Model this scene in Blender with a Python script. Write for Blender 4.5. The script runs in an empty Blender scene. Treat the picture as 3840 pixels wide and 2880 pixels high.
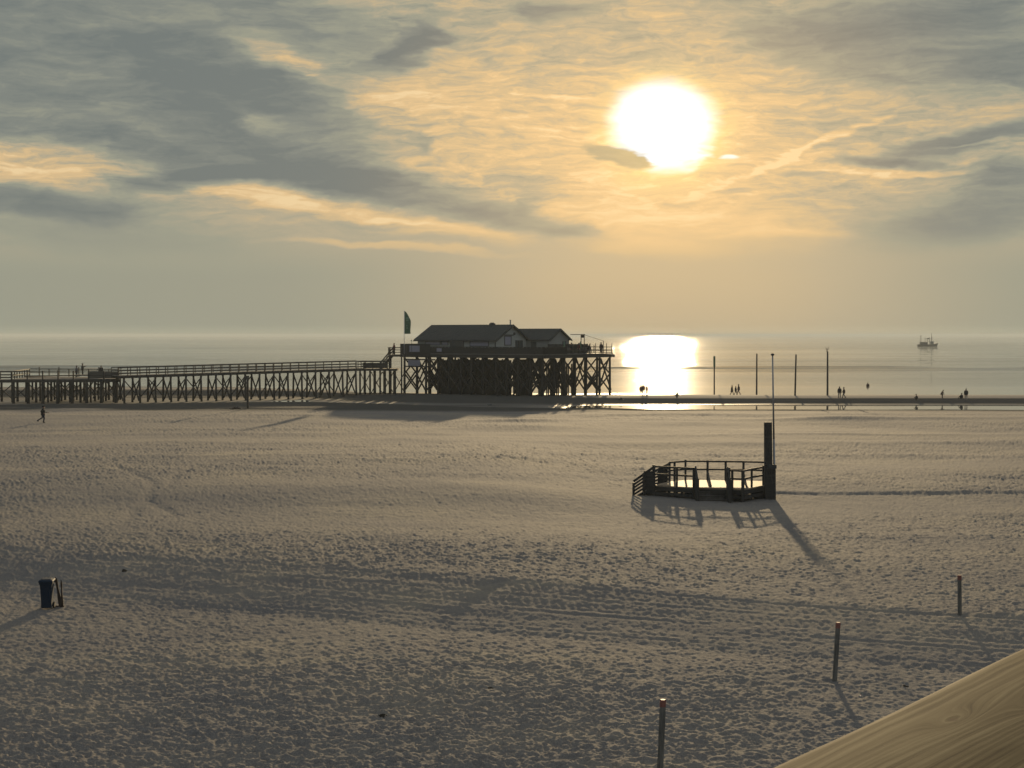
import bpy, bmesh, math, random
import numpy as np
from mathutils import Vector, Matrix

sc = bpy.context.scene
C = sc.collection
R = math.radians
F = 5768.0                    # focal length in pixels of a 3840 wide frame
CAM_H = 9.2
HORIZON = 1256.0
random.seed(7)

# ---------------------------------------------------------------- camera
cd = bpy.data.cameras.new('camera')
cam = bpy.data.objects.new('camera', cd); C.objects.link(cam)
cam.location = (0, 0, CAM_H)
cam.rotation_euler = (math.pi / 2 - math.atan((1440 - HORIZON) / F), 0, 0)
cd.sensor_width = 36; cd.lens = F / 3840 * 36
cd.clip_start = 0.05; cd.clip_end = 60000
cd.dof.use_dof = True; cd.dof.focus_distance = 90; cd.dof.aperture_fstop = 90
sc.camera = cam

# ---------------------------------------------------------------- exposure
EXPO = 0.7
K = 2.0 ** -EXPO
sc.view_settings.view_transform = 'Standard'
sc.view_settings.look = 'None'
sc.view_settings.exposure = EXPO
sc.view_settings.gamma = 1
sc.view_settings.use_curve_mapping = False
sc.cycles.use_denoising = True
sc.cycles.volume_bounces = 0
sc.cycles.max_bounces = 8
sc.cycles.caustics_reflective = True
sc.cycles.sample_clamp_indirect = 4

# ---------------------------------------------------------------- sun
SUN_AZ = (2480 - 1920) / F
SUN_EL = math.atan((HORIZON - 478) / F)
ld = bpy.data.lights.new('sun', 'SUN')
ld.energy = 3.1; ld.angle = R(0.65); ld.color = (1.0, 0.75, 0.43)
sun = bpy.data.objects.new('sun', ld); C.objects.link(sun)
sdir = Vector((math.sin(SUN_AZ) * math.cos(SUN_EL), math.cos(SUN_AZ) * math.cos(SUN_EL), math.sin(SUN_EL)))
sun.rotation_euler = sdir.to_track_quat('Z', 'Y').to_euler()
sun.location = (0, 0, 50)

# ---------------------------------------------------------------- node helpers
class NT:
    def __init__(s, tree): s.t = tree; s.n = tree.nodes; s.l = tree.links
    def node(s, kind, **kw):
        n = s.n.new(kind)
        for k, v in kw.items(): setattr(n, k, v)
        return n
    def put(s, sock, v):
        if isinstance(v, bpy.types.NodeSocket): s.l.new(v, sock)
        elif v is not None: sock.default_value = v
    def m(s, op, a, b=None, c=None, clamp=False):
        n = s.node('ShaderNodeMath', operation=op, use_clamp=clamp)
        s.put(n.inputs[0], a)
        if b is not None: s.put(n.inputs[1], b)
        if c is not None: s.put(n.inputs[2], c)
        return n.outputs[0]
    def vm(s, op, a, b=None, sc_=None):
        n = s.node('ShaderNodeVectorMath', operation=op)
        s.put(n.inputs[0], a)
        if b is not None: s.put(n.inputs[1], b)
        if sc_ is not None: s.put(n.inputs['Scale'], sc_)
        return n.outputs['Value'] if op in ('LENGTH', 'DOT_PRODUCT', 'DISTANCE') else n.outputs[0]
    def noise(s, vec, scale, detail=3, rough=.5, dist=0, color=False):
        n = s.node('ShaderNodeTexNoise')
        s.put(n.inputs['Vector'], vec); s.put(n.inputs['Scale'], scale)
        n.inputs['Detail'].default_value = detail; n.inputs['Roughness'].default_value = rough
        n.inputs['Distortion'].default_value = dist
        return n.outputs['Color' if color else 'Fac']
    def mapping(s, vec, loc=(0, 0, 0), rot=(0, 0, 0), scale=(1, 1, 1), kind='POINT'):
        n = s.node('ShaderNodeMapping', vector_type=kind)
        s.put(n.inputs['Vector'], vec)
        n.inputs['Location'].default_value = loc; n.inputs['Rotation'].default_value = rot; n.inputs['Scale'].default_value = scale
        return n.outputs[0]
    def ramp(s, fac, stops, interp='LINEAR'):
        n = s.node('ShaderNodeValToRGB'); n.color_ramp.interpolation = interp
        e = n.color_ramp.elements
        while len(e) < len(stops): e.new(0.5)
        for i, (p, c) in enumerate(stops):
            e[i].position = p; e[i].color = (*c, 1) if len(c) == 3 else c
        s.put(n.inputs[0], fac); return n.outputs[0]
    def mix(s, fac, a, b, mode='MIX'):
        n = s.node('ShaderNodeMix', data_type='RGBA', blend_type=mode)
        s.put(n.inputs[0], fac)
        for sock, v in ((n.inputs[6], a), (n.inputs[7], b)):
            s.put(sock, v if isinstance(v, bpy.types.NodeSocket) else (*v, 1))
        return n.outputs[2]
    def mr(s, v, a, b, c=0., d=1., smooth=True):
        n = s.node('ShaderNodeMapRange', interpolation_type='SMOOTHSTEP' if smooth else 'LINEAR')
        s.put(n.inputs[0], v)
        for i, q in enumerate((a, b, c, d)): s.put(n.inputs[i + 1], q)
        return n.outputs[0]

# ---------------------------------------------------------------- sky
world = bpy.data.worlds.new('World'); sc.world = world; world.use_nodes = True
w = NT(world.node_tree); w.n.clear()
geo = w.node('ShaderNodeTexCoord').outputs['Generated']
nrm = w.vm('NORMALIZE', geo)
sx = w.node('ShaderNodeSeparateXYZ'); w.l.new(nrm, sx.inputs[0])
X, Y, Z = sx.outputs
az = w.m('ARCTAN2', X, Y)
el = w.m('ARCSINE', Z)
# U, V: thousandths of a picture pixel of angle, right of straight ahead and above the horizon
U = w.m('MULTIPLY', az, F / 1000); V = w.m('MULTIPLY', el, F / 1000)
cmb = w.node('ShaderNodeCombineXYZ'); w.l.new(U, cmb.inputs[0]); w.l.new(V, cmb.inputs[1]); UV = cmb.outputs[0]
# cloud plane coordinates (clouds seen in perspective: streaky toward the horizon)
zz = w.m('ADD', w.m('MAXIMUM', Z, 0.0), 0.05)
cp = w.node('ShaderNodeCombineXYZ'); w.l.new(w.m('DIVIDE', X, zz), cp.inputs[0]); w.l.new(w.m('DIVIDE', Y, zz), cp.inputs[1]); CP = cp.outputs[0]
# warp
wn = w.noise(w.mapping(UV, scale=(1.3, 3.0, 1)), 1.0, 4, .6, color=True)
wv = w.vm('MULTIPLY', w.vm('SUBTRACT', wn, (0.5, 0.5, 0.5)), (0.42, 0.13, 0))
wn2 = w.noise(w.mapping(UV, loc=(7, 3, 0), scale=(5, 15, 1)), 1.0, 3, .6, color=True)
wv2 = w.vm('MULTIPLY', w.vm('SUBTRACT', wn2, (0.5, 0.5, 0.5)), (0.24, 0.045, 0))
WUV = w.vm('ADD', w.vm('ADD', UV, wv), wv2)
def blob(px, py, rx, ry, rot, amp, sharp=None, vec=None):
    mp = w.mapping(WUV if vec is None else vec, ((px - 1920) / 1000, (HORIZON - py) / 1000, 0), (0, 0, R(rot)), (rx / 1000, ry / 1000, 1), 'TEXTURE')
    g = w.node('ShaderNodeTexGradient', gradient_type='SPHERICAL'); w.l.new(mp, g.inputs[0])
    f = w.mr(g.outputs['Fac'], 0.0, sharp or 0.8)
    return w.m('MULTIPLY', f, amp)
def addall(t, items):
    for it in items: t = w.m('ADD', t, it)
    return t
DARK = [(300, 240, 1400, 620, -5, -.37), (1000, 480, 720, 330, -24, -.26), (1380, 720, 640, 150, -10, -.33),
        (1980, 830, 420, 90, -12, -.30), (250, 800, 560, 80, -3, -.38), (760, 690, 470, 60, 5, -.40), (700, 640, 560, 90, -16, -.30),
        (380, 900, 900, 110, -3, -.18), (1530, 180, 240, 90, 25, -.42), (1560, 560, 80, 60, 0, -.28), (2060, 80, 240, 55, 0, -.30), (1150, 80, 420, 160, -15, -.16),
        (2860, 10, 420, 35, 10, -.25), (3450, 250, 950, 200, -9, -.36), (3640, 100, 800, 120, 5, -.22), (3680, 40, 400, 90, 5, -.15),
        (3560, 560, 460, 60, 9, -.42), (3300, 625, 300, 26, -3, -.40), (2930, 655, 150, 18, 0, -.22), (3780, 680, 330, 70, 0, -.32), (3620, 830, 680, 150, 8, -.30),
        (2020, 690, 160, 35, 0, -.22), (2030, 760, 130, 80, 0, -.22), (2500, 765, 120, 18, 0, -.25), (2680, 730, 120, 20, 5, -.28),
        (2160, 870, 200, 40, 0, -.16), (1440, 860, 350, 20, -3, -.2)]
LITE = [(100, 610, 900, 95, -5, .34), (250, 690, 340, 60, -6, .40), (900, 740, 340, 70, -10, .34), (1250, 790, 700, 78, -9, .40),
        (1650, 860, 460, 55, -9, .28), (1480, 935, 620, 22, -3, .34), (1700, 480, 420, 300, 10, .20), (1100, 250, 240, 60, -18, .35), (1040, 470, 170, 50, 0, .30),
        (1500, 380, 260, 120, 0, .20), (1750, 290, 260, 60, 0, .15), (3060, 540, 520, 18, 20, .26), (3300, 660, 460, 18, -3, .26), (3630, 570, 200, 10, 3, .25),
        (2480, 580, 950, 520, 0, .27), (2650, 850, 760, 170, -4, .16), (2450, 940, 420, 60, -5, .18), (2200, 750, 350, 200, 0, .1), (2800, 640, 380, 26, 22, .22),
        (2900, 890, 300, 30, 0, .18), (3480, 340, 620, 45, -16, .12), (2130, 380, 360, 16, -6, .25)]
t = w.m('ADD', 0.50, 0.0)
t = addall(t, [blob(*b) for b in DARK])
t = addall(t, [blob(*b) for b in LITE])
# fine structure: ripples and wisps, stronger above the low haze band
n1 = w.noise(w.mapping(WUV, scale=(2.2, 7.5, 1), rot=(0, 0, R(-4))), 1.0, 6, .62)
n2 = w.noise(w.mapping(WUV, scale=(7.5, 42, 1), rot=(0, 0, R(-3))), 1.0, 6, .65)
n3 = w.noise(CP, 0.55, 5, .6)
hi = w.mr(V, 0.26, 0.62)
edge = w.mr(t, 0.28, 0.62)      # wisps live where cloud is thin, the grey sheets stay smooth
t = w.m('ADD', t, w.m('MULTIPLY', w.m('MULTIPLY', w.m('SUBTRACT', n1, .5), 0.85), w.m('MULTIPLY_ADD', hi, .85, .08)))
t = w.m('ADD', t, w.m('MULTIPLY', w.m('MULTIPLY', w.m('SUBTRACT', n2, .5), 1.30), w.m('MULTIPLY', hi, w.m('MULTIPLY_ADD', edge, .65, .35))))
t = w.m('ADD', t, w.m('MULTIPLY', w.m('SUBTRACT', n3, .5), w.m('MULTIPLY', w.mr(V, 1.4, 2.4), .9)))
# low haze band: smooth, warmer under the sun
low = w.mr(V, 0.42, 0.20)
tl = w.m('ADD', 0.34, blob(2500, 1150, 1500, 900, 0, .22, vec=UV))
t = w.m('ADD', w.m('MULTIPLY', t, w.m('SUBTRACT', 1., low)), w.m('MULTIPLY', tl, low))
t = w.m('MAXIMUM', w.m('MINIMUM', t, 1.0), 0.0)
col = w.ramp(t, [(0.0, (.158, .182, .176)), (0.18, (.212, .230, .205)), (0.36, (.305, .310, .240)), (0.52, (.415, .365, .255)),
                 (0.68, (.560, .425, .245)), (0.84, (.690, .485, .255)), (1.0, (.79, .590, .33))])
# light scattered round the sun by thin cloud
gl = blob(2490, 480, 1350, 900, 0, 1., 1., vec=UV)
gl2 = blob(2485, 490, 380, 330, 0, 1., 1., vec=w.vm('ADD', UV, w.vm('SCALE', wv2, sc_=.5)))
col = w.mix(1.0, col, w.vm('SCALE', (.20, .10, .015), sc_=gl), 'ADD')
g2 = w.vm('SCALE', (.80, .52, .08), sc_=w.m('POWER', gl2, 1.5))
col = w.mix(1.0, col, g2, 'ADD')
disc = w.m('MAXIMUM', blob(2478, 468, 240, 180, 0, 1., .55, vec=w.vm('ADD', UV, w.vm('SCALE', wv2, sc_=.35))), blob(2510, 575, 155, 95, 8, 1., .7))
disc = w.m('MAXIMUM', disc, blob(2720, 594, 62, 14, 3, .5, .8))
disc = w.m('MULTIPLY', disc, w.m('SUBTRACT', 1., blob(2270, 590, 200, 44, -12, 1., .25)))
dc = blob(2300, 588, 190, 50, -10, .75, .4)
col = w.mix(dc, col, (.42, .36, .22))
col = w.mix(1.0, col, w.vm('SCALE', (.40, .70, 1.10), sc_=disc), 'ADD')
# pale line just over the horizon
hl = w.m('MULTIPLY', w.m('MULTIPLY', w.mr(V, -0.002, 0.008), w.mr(V, 0.040, 0.012)), .03)
col = w.mix(1.0, col, w.vm('SCALE', (1.0, .92, .5), sc_=hl), 'ADD')
# away from the sunset the whole sky is a cool grey
sidew = w.mr(w.m('ABSOLUTE', w.m('SUBTRACT', U, .5)), 2.6, 7.0)
col = w.mix(sidew, col, (.34, .385, .43))
# the dome high overhead: cooler grey cloud sheet
up = w.mr(V, 1.8, 6.0)
col = w.mix(up, col, w.ramp(n3, [(0.3, (.29, .325, .375)), (0.7, (.42, .46, .50))]))
sky = w.node('ShaderNodeTexSky', sky_type='NISHITA', sun_disc=False)
sky.sun_elevation = SUN_EL; sky.sun_rotation = SUN_AZ; sky.dust_density = 2.0
bgs = w.node('ShaderNodeBackground'); w.l.new(sky.outputs[0], bgs.inputs[0]); bgs.inputs[1].default_value = 0.0008
bgc = w.node('ShaderNodeBackground'); w.l.new(col, bgc.inputs[0]); bgc.inputs[1].default_value = K * 1.03
ads = w.node('ShaderNodeAddShader'); w.l.new(bgs.outputs[0], ads.inputs[0]); w.l.new(bgc.outputs[0], ads.inputs[1])
wo = w.node('ShaderNodeOutputWorld'); w.l.new(ads.outputs[0], wo.inputs[0])
world.cycles.sampling_method = 'MANUAL'; world.cycles.sample_map_resolution = 1024
# ---------------------------------------------------------------- noise in numpy
def _hash(ix, iy, seed):
    h = (ix.astype(np.int64) * 374761393 + iy.astype(np.int64) * 668265263 + seed * 974634777) & 0xffffffff
    h = ((h ^ (h >> 13)) * 1274126177) & 0xffffffff
    h = h ^ (h >> 16)
    return (h & 0xffffff) / float(0xffffff)
def vnoise(x, y, seed=0):                       # smooth value noise, -1..1
    ix = np.floor(x); iy = np.floor(y); fx = x - ix; fy = y - iy
    u = fx * fx * (3 - 2 * fx); v = fy * fy * (3 - 2 * fy)
    a = _hash(ix, iy, seed); b = _hash(ix + 1, iy, seed); c = _hash(ix, iy + 1, seed); d = _hash(ix + 1, iy + 1, seed)
    return 2 * ((a * (1 - u) + b * u) * (1 - v) + (c * (1 - u) + d * u) * v) - 1
def sstep(a, b, x):
    q = np.clip((x - a) / (b - a), 0, 1); return q * q * (3 - 2 * q)
def dents(x, y, cell, seed, rad, prob, sx=1.0):  # scattered footprint-like dents with a low rim
    cx = np.floor(x / cell); cy = np.floor(y / cell); out = np.zeros_like(x)
    for i in (-1, 0, 1):
        for j in (-1, 0, 1):
            gx = cx + i; gy = cy + j
            px = (gx + _hash(gx, gy, seed)) * cell; py = (gy + _hash(gx, gy, seed + 1)) * cell
            on = (_hash(gx, gy, seed + 2) < prob)
            th = _hash(gx, gy, seed + 3) * 3.14; sz = rad * (.65 + .7 * _hash(gx, gy, seed + 4))
            dx = x - px; dy = y - py
            a = dx * np.cos(th) + dy * np.sin(th); b = -dx * np.sin(th) + dy * np.cos(th)
            r2 = (a / (sz * 1.5)) ** 2 + (b / sz) ** 2
            out += on * (-np.exp(-r2 * 1.6) + .55 * np.exp(-(np.sqrt(r2) - 1.35) ** 2 * 5))
    return out
def gpt(px, py, z=0.0):                          # ground point under a picture pixel
    d = (CAM_H - z) * F / (py - HORIZON)
    return ((px - 1920) / F * d, d)
def interp(x, xs, ys): return np.interp(x, xs, ys)
def piece(y, knots):                             # smooth interpolation through (y_k, z_k), arrays allowed
    z = np.full_like(y, 0.0) + knots[0][1]
    for (y0, z0), (y1, z1) in zip(knots[:-1], knots[1:]):
        q = np.clip((y - y0) / (y1 - y0), 0, 1); z = z + (z1 - z0) * (q * q * (3 - 2 * q))
    return z
SEA = -0.5
def macro(x, y):
    x = np.asarray(x, float); y = np.asarray(y, float)
    s = x / np.maximum(y, 60.) * 220.            # sideways position measured at the tide line
    xs = [-90, -75, -40, -30, -22, -2, 8, 13, 20, 75]
    yn = interp(s, xs, [202, 204, 212, 214, 210, 196, 195, 196, 192, 190]) + 0.5 * vnoise(x * .06, y * .0, 3)
    yc = interp(s, xs, [216, 216, 221, 223, 216, 208, 205, 204, 205, 205])
    zc = interp(s, xs, [-.56, -.48, -.44, -.52, -.44, -.42, -.50, -.60, -.66, -.68])
    y2 = yc + interp(s, xs, [3, 4, 2, 1.5, 3, 4, 4, 6, 6, 6])
    yb = interp(s, xs, [262, 262, 262, 255, 240, 232, 228, 228, 227, 227])
    zb = interp(s, xs, [.10, .12, .13, .10, .0, -.04, .02, .16, .26, .28])
    ym = (y2 + yb) / 2
    zm = interp(s, xs, [-.36, -.36, -.36, -.36, -.33, -.26, -.25, -.2, -.16, -.14])
    ye = interp(s, xs, [292, 290, 286, 276, 262, 255, 252, 252, 250, 246])
    z = piece(y, [(yn - 14, 0.0 * yn), (yn, -.12 + 0 * yn), (yc - 3, zc), (y2, zc), (ym, zm), (yb, zb), (ye, SEA + 0 * yn), (ye + 40, -1.4 + 0 * yn)])
    fade = 1 - sstep(185, 200, y)
    # low swells of the dry beach
    z += fade * (.11 * vnoise(x / 26 + 3, y / 17, 11) + .09 * vnoise(x / 9, y / 7 + 5, 12)) * sstep(20, 60, y)
    z += (1 - fade) * .035 * vnoise(x / 9, y / 5, 15)
    # small scarp crossing right of the little platform and old tide ridges
    z += .10 * sstep(88.4, 89.3, y - .012 * x + .35 * vnoise(x / 3, y * 0, 17)) * sstep(6, 16, x) * (1 - sstep(90, 118, y))
    for (y0, h, wd, x0, x1) in ((166, .22, 2.4, -10, 90), (131, .17, 2.0, 3, 80), (141, .12, 1.5, -60, 90), (152, .10, 2., -90, -10), (117, .14, 3., 14, 90), (176, .12, 2., -90, 90), (108, .08, 2., -60, 10)):
        yy = y - (y0 + .8 * vnoise(x / 14, y * 0, int(y0)) + .04 * x)
        m = sstep(x0, x0 + 12, x) * (1 - sstep(x1 - 12, x1, x)) if x1 < 85 else sstep(x0, x0 + 12, x)
        z += h * m * np.exp(-np.abs(yy / wd) ** 2) * (.6 + .5 * vnoise(x / 11, y * 0 + 4, int(y0) + 7)) * fade
    # the worn vehicle way: the beach steps down along it
    yu = 53.9 - .43 * x; yl = yu - 7.2
    q = np.clip((y - yl) / (yu - yl), 0, 1)
    z += .9 * sstep(56, 96, y) * (1 - sstep(-4, 10, x)) * (1 - sstep(100, 150, y))
    z += .60 * (.8 * q + .2 * q * q * (3 - 2 * q)) * (1 - sstep(58, 78, y)) * sstep(-60, -30, x)
    return z
def micro(x, y):
    d = np.hypot(x, y)
    # strength of the trodden texture: strong near, patchy further, faint on the flat wind-blown part
    A = interp(d, [0, 55, 75, 100, 130, 185, 200], [1.0, 1.0, 1.3, 1.45, 1.5, 1.1, 0.0])
    A = A * np.clip(.85 + .75 * vnoise(x / 17 + 9, y / 12, 21) + .2 * vnoise(x / 5, y / 6, 22), .5, 1.5)
    A = A * (1 + .35 * (1 - sstep(-8, 4, x)) * (1 - sstep(42, 56, y)))
    yu = 53.9 - .43 * x
    way = np.exp(-((y - yu + 3.6) / 3.4) ** 4)
    z = dents(x, y, .20, 35, .055, .8) * .019 + dents(x, y, .34, 31, .095, .45) * .026
    z += dents(x, y, .8, 41, .17, .35) * .025
    z += .016 * vnoise(x / .22, y / .2, 51) + .009 * vnoise(x / .6, y / .5, 52) + .010 * vnoise(x / .11, y / .12, 53)
    z += .025 * vnoise(x / 3.1, y / 2.2, 54)
    z = z * A * .95 * (1 - .5 * way)
    z += .016 * vnoise(x / .13, y / .13, 55) * interp(d, [0, 40, 90], [1, .8, .3]) * (1 - .3 * way)
    # wheel ruts along the way
    c = (y - yu) / 1.06 + .25 * vnoise(x / 7, y * 0, 61)
    for off, wd in ((-1.0, .30), (-2.7, .28), (-4.6, .32), (-6.3, .3)):
        z -= .016 * np.exp(-((c - off) / wd) ** 2) * (.75 + .5 * vnoise(x / 3.3 + off, y * 0, 63)) * (d < 90)
    for k_, off in enumerate((-.5, -1.4, -1.9, -3.1, -3.6, -4.1, -5.2, -5.7, -6.9)):
        z -= .022 * np.exp(-((c - off) / .10) ** 2) * np.clip(.5 + 1.1 * vnoise(x / 5 + off, y * 0, 65 + k_), 0, 1.4) * (d < 90)
    for off in (-1.0, -2.7, -6.3):
        z += .010 * np.sin(x * 2 * math.pi / .28) * np.exp(-((c - off) / .4) ** 2) * (d < 90)
    # narrow foot trails
    for (ax, ay, bx, by) in ((*gpt(-100, 1860), *gpt(640, 1700)), (*gpt(430, 1790), *gpt(640, 1980)), (*gpt(1500, 2900), *gpt(1800, 2250)), (*gpt(-50, 2330), *gpt(1050, 1600))):
        L = math.hypot(bx - ax, by - ay); tx, ty = (bx - ax) / L, (by - ay) / L
        u = (x - ax) * tx + (y - ay) * ty; v = -(x - ax) * ty + (y - ay) * tx + .8 * vnoise(u / 7, u * 0, 71)
        z -= .05 * np.exp(-(v / .35) ** 2) * (u > 0) * (u < L)
    return z
def hz(x, y): return float(macro(np.array([x]), np.array([y]))[0])

def polar_mesh(name, radii, angs, zf, mat, closed=False):
    r, a = np.meshgrid(radii, angs, indexing='ij')
    x = (r * np.sin(a)).ravel(); y = (r * np.cos(a)).ravel()
    z = zf(x, y); n, m = len(radii), len(angs)
    co = np.stack([x, y, z], 1).astype(np.float32)
    idx = np.arange(n * m).reshape(n, m)
    if closed: nx = np.concatenate([idx[:, 1:], idx[:, :1]], 1); i0 = idx
    else: nx = idx[:, 1:]; i0 = idx[:, :-1]
    q = np.stack([i0[:-1], i0[1:], nx[1:], nx[:-1]], -1).reshape(-1, 4)[:, ::-1]
    me = bpy.data.meshes.new(name)
    me.vertices.add(len(co)); me.vertices.foreach_set('co', co.ravel())
    me.loops.add(q.size); me.loops.foreach_set('vertex_index', q.ravel().astype(np.int32))
    me.polygons.add(len(q)); me.polygons.foreach_set('loop_start', np.arange(0, q.size, 4, dtype=np.int32))
    me.polygons.foreach_set('use_smooth', np.ones(len(q), bool))
    me.update(calc_edges=True)
    me.materials.append(mat)
    o = bpy.data.objects.new(name, me); C.objects.link(o)
    return o

# ---------------------------------------------------------------- materials of the setting
def new_mat(name):
    m = bpy.data.materials.new(name); m.use_nodes = True; t = NT(m.node_tree); t.n.clear()
    b = t.node('ShaderNodeBsdfPrincipled'); o = t.node('ShaderNodeOutputMaterial'); t.l.new(b.outputs[0], o.inputs[0])
    return m, t, b, o
def sand_material():
    m, t, b, o = new_mat('sand')
    P = t.node('ShaderNodeNewGeometry').outputs['Position']
    sp = t.node('ShaderNodeSeparateXYZ'); t.l.new(P, sp.inputs[0])
    nl = t.noise(P, .09, 4, .6); nm = t.noise(P, 1.7, 5, .6); nf = t.noise(P, 30, 3, .6)
    base = t.ramp(nl, [(.36, (.118, .113, .108)), (.5, (.165, .149, .126)), (.64, (.215, .186, .140))])
    ns = t.noise(t.mapping(P, loc=(9, 4, 0), scale=(.12, .5, 1)), 1, 5, .65)
    base = t.mix(t.mr(ns, .42, .62, 0, .55), base, (.118, .110, .106))
    base = t.mix(t.mr(nm, .42, .66, 0, .6), base, (.125, .115, .106))
    base = t.mix(t.mr(nf, .45, .72, 0, .5), base, (.32, .285, .23))
    zn = t.m('ADD', sp.outputs[2], t.m('MULTIPLY', t.m('SUBTRACT', t.noise(t.mapping(P, scale=(.05, .25, 1)), 1, 4, .6), .5), .16))
    far = t.mr(sp.outputs[1], 184., 191.)
    wet = t.m('MULTIPLY', t.mr(zn, .12, .0), far)
    soak = t.m('MULTIPLY', t.mr(zn, -.36, -.50), far)
    base = t.mix(wet, base, (.060, .058, .052))
    t.put(b.inputs['Base Color'], base)
    t.put(b.inputs['Roughness'], t.m('MULTIPLY_ADD', soak, -.5, .95))
    t.put(b.inputs['Specular IOR Level'], t.m('ADD', t.m('MULTIPLY', soak, .35), t.m('MULTIPLY', t.m('SUBTRACT', 1., wet), .042)))
    dist = t.mr(sp.outputs[1], 30., 130., 1., .15, smooth=False)
    bp = t.node('ShaderNodeBump'); t.put(bp.inputs['Strength'], t.m('MULTIPLY', dist, .9)); bp.inputs['Distance'].default_value = .03
    h = t.m('ADD', t.noise(P, 9, 4, .65), t.m('MULTIPLY', nf, .3))
    t.put(bp.inputs['Height'], h); t.l.new(bp.outputs[0], b.inputs['Normal'])
    return m
def water_material():
    m, t, b, o = new_mat('sea_water')
    P = t.node('ShaderNodeNewGeometry').outputs['Position']
    sp = t.node('ShaderNodeSeparateXYZ'); t.l.new(P, sp.inputs[0])
    Yp = sp.outputs[1]
    open_ = t.mr(Yp, 268., 350.)
    streak = t.noise(t.mapping(P, scale=(.0016, .0062, 1)), 1, 5, .6)
    streak2 = t.noise(t.mapping(P, loc=(5, 5, 0), scale=(.006, .03, 1)), 1, 3, .6)
    t.put(b.inputs['Base Color'], (.035, .045, .040, 1))
    b.inputs['IOR'].default_value = 1.33
    rough = t.m('MULTIPLY_ADD', open_, t.m('MULTIPLY_ADD', streak, .010, -.028), .04)
    t.put(b.inputs['Roughness'], rough)
    b.inputs['Coat Weight'].default_value = .025; b.inputs['Coat Roughness'].default_value = .22; b.inputs['Coat IOR'].default_value = 1.33
    bp = t.node('ShaderNodeBump')
    h = t.m('ADD', t.noise(t.mapping(P, scale=(.010, .9, 1)), 1, 4, .6), t.m('MULTIPLY', t.noise(t.mapping(P, scale=(.002, .16, 1)), 1, 3, .6), 2.5))
    t.put(bp.inputs['Strength'], 1.0)
    t.put(bp.inputs['Distance'], t.m('MULTIPLY', open_, t.m('MULTIPLY', t.mr(t.m('ADD', streak, t.m('MULTIPLY', streak2, .5)), .5, 1.0, .05, .42), 1.)))
    t.put(bp.inputs['Height'], h); t.l.new(bp.outputs[0], b.inputs['Normal'])
    return m
SAND = sand_material(); WATER = water_material()

# ---------------------------------------------------------------- beach sheet (to the horizon all round) and water
rr = [22.0]
while rr[-1] < 300: rr.append(rr[-1] + min(max(.045, rr[-1] ** 2 / 14150 * .62), .9))
rr = [.3, 4, 9, 14, 18, 20.5] + rr + [r for r in np.geomspace(330, 15000, 16)]
fine = np.radians(np.arange(-23.5, 23.5001, .034))
side = np.radians(np.concatenate([np.arange(23.6, 30, .4), np.arange(30, 180, 3)]))
angs = np.concatenate([-side[::-1], fine, side])
def beach_z(x, y):
    back = y < 150
    z = macro(x, y) + np.where(np.hypot(x, y) < 205, micro(x, y), 0)
    side_far = (np.hypot(x, y) > 300) & back
    return np.where(side_far, 0.0, z)
beach = polar_mesh('beach', rr, angs, beach_z, SAND, True)
beach['kind'] = 'structure'
wr = list(np.arange(186, 420, .8)) + list(np.arange(420, 500, .35)) + list(np.geomspace(502, 15000, 150))
wa = np.radians(np.concatenate([np.arange(-80, -24, 2.), np.arange(-24, 24.01, .12), np.arange(26, 81, 2.)]))
def sea_z(x, y):
    z = np.zeros_like(x) + SEA
    d = y
    for y0, h, wd, seed in ((441, .42, 2.6, 81), (463, .42, 3.2, 82), (398, .05, 2., 84)):
        yy = d - (y0 + 5 * vnoise(x / 60, x * 0, seed) - .03 * x)
        z += h * np.exp(-(yy / wd) ** 2) * np.clip(.75 + .6 * vnoise(x / 35, x * 0, seed + 9), .05, 1.3)
    z += sstep(470, 600, d) * .10 * vnoise(x / 220, y / 14, 91)
    return z
sea = polar_mesh('sea_water', wr, wa, sea_z, WATER)
sea['kind'] = 'structure'
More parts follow.
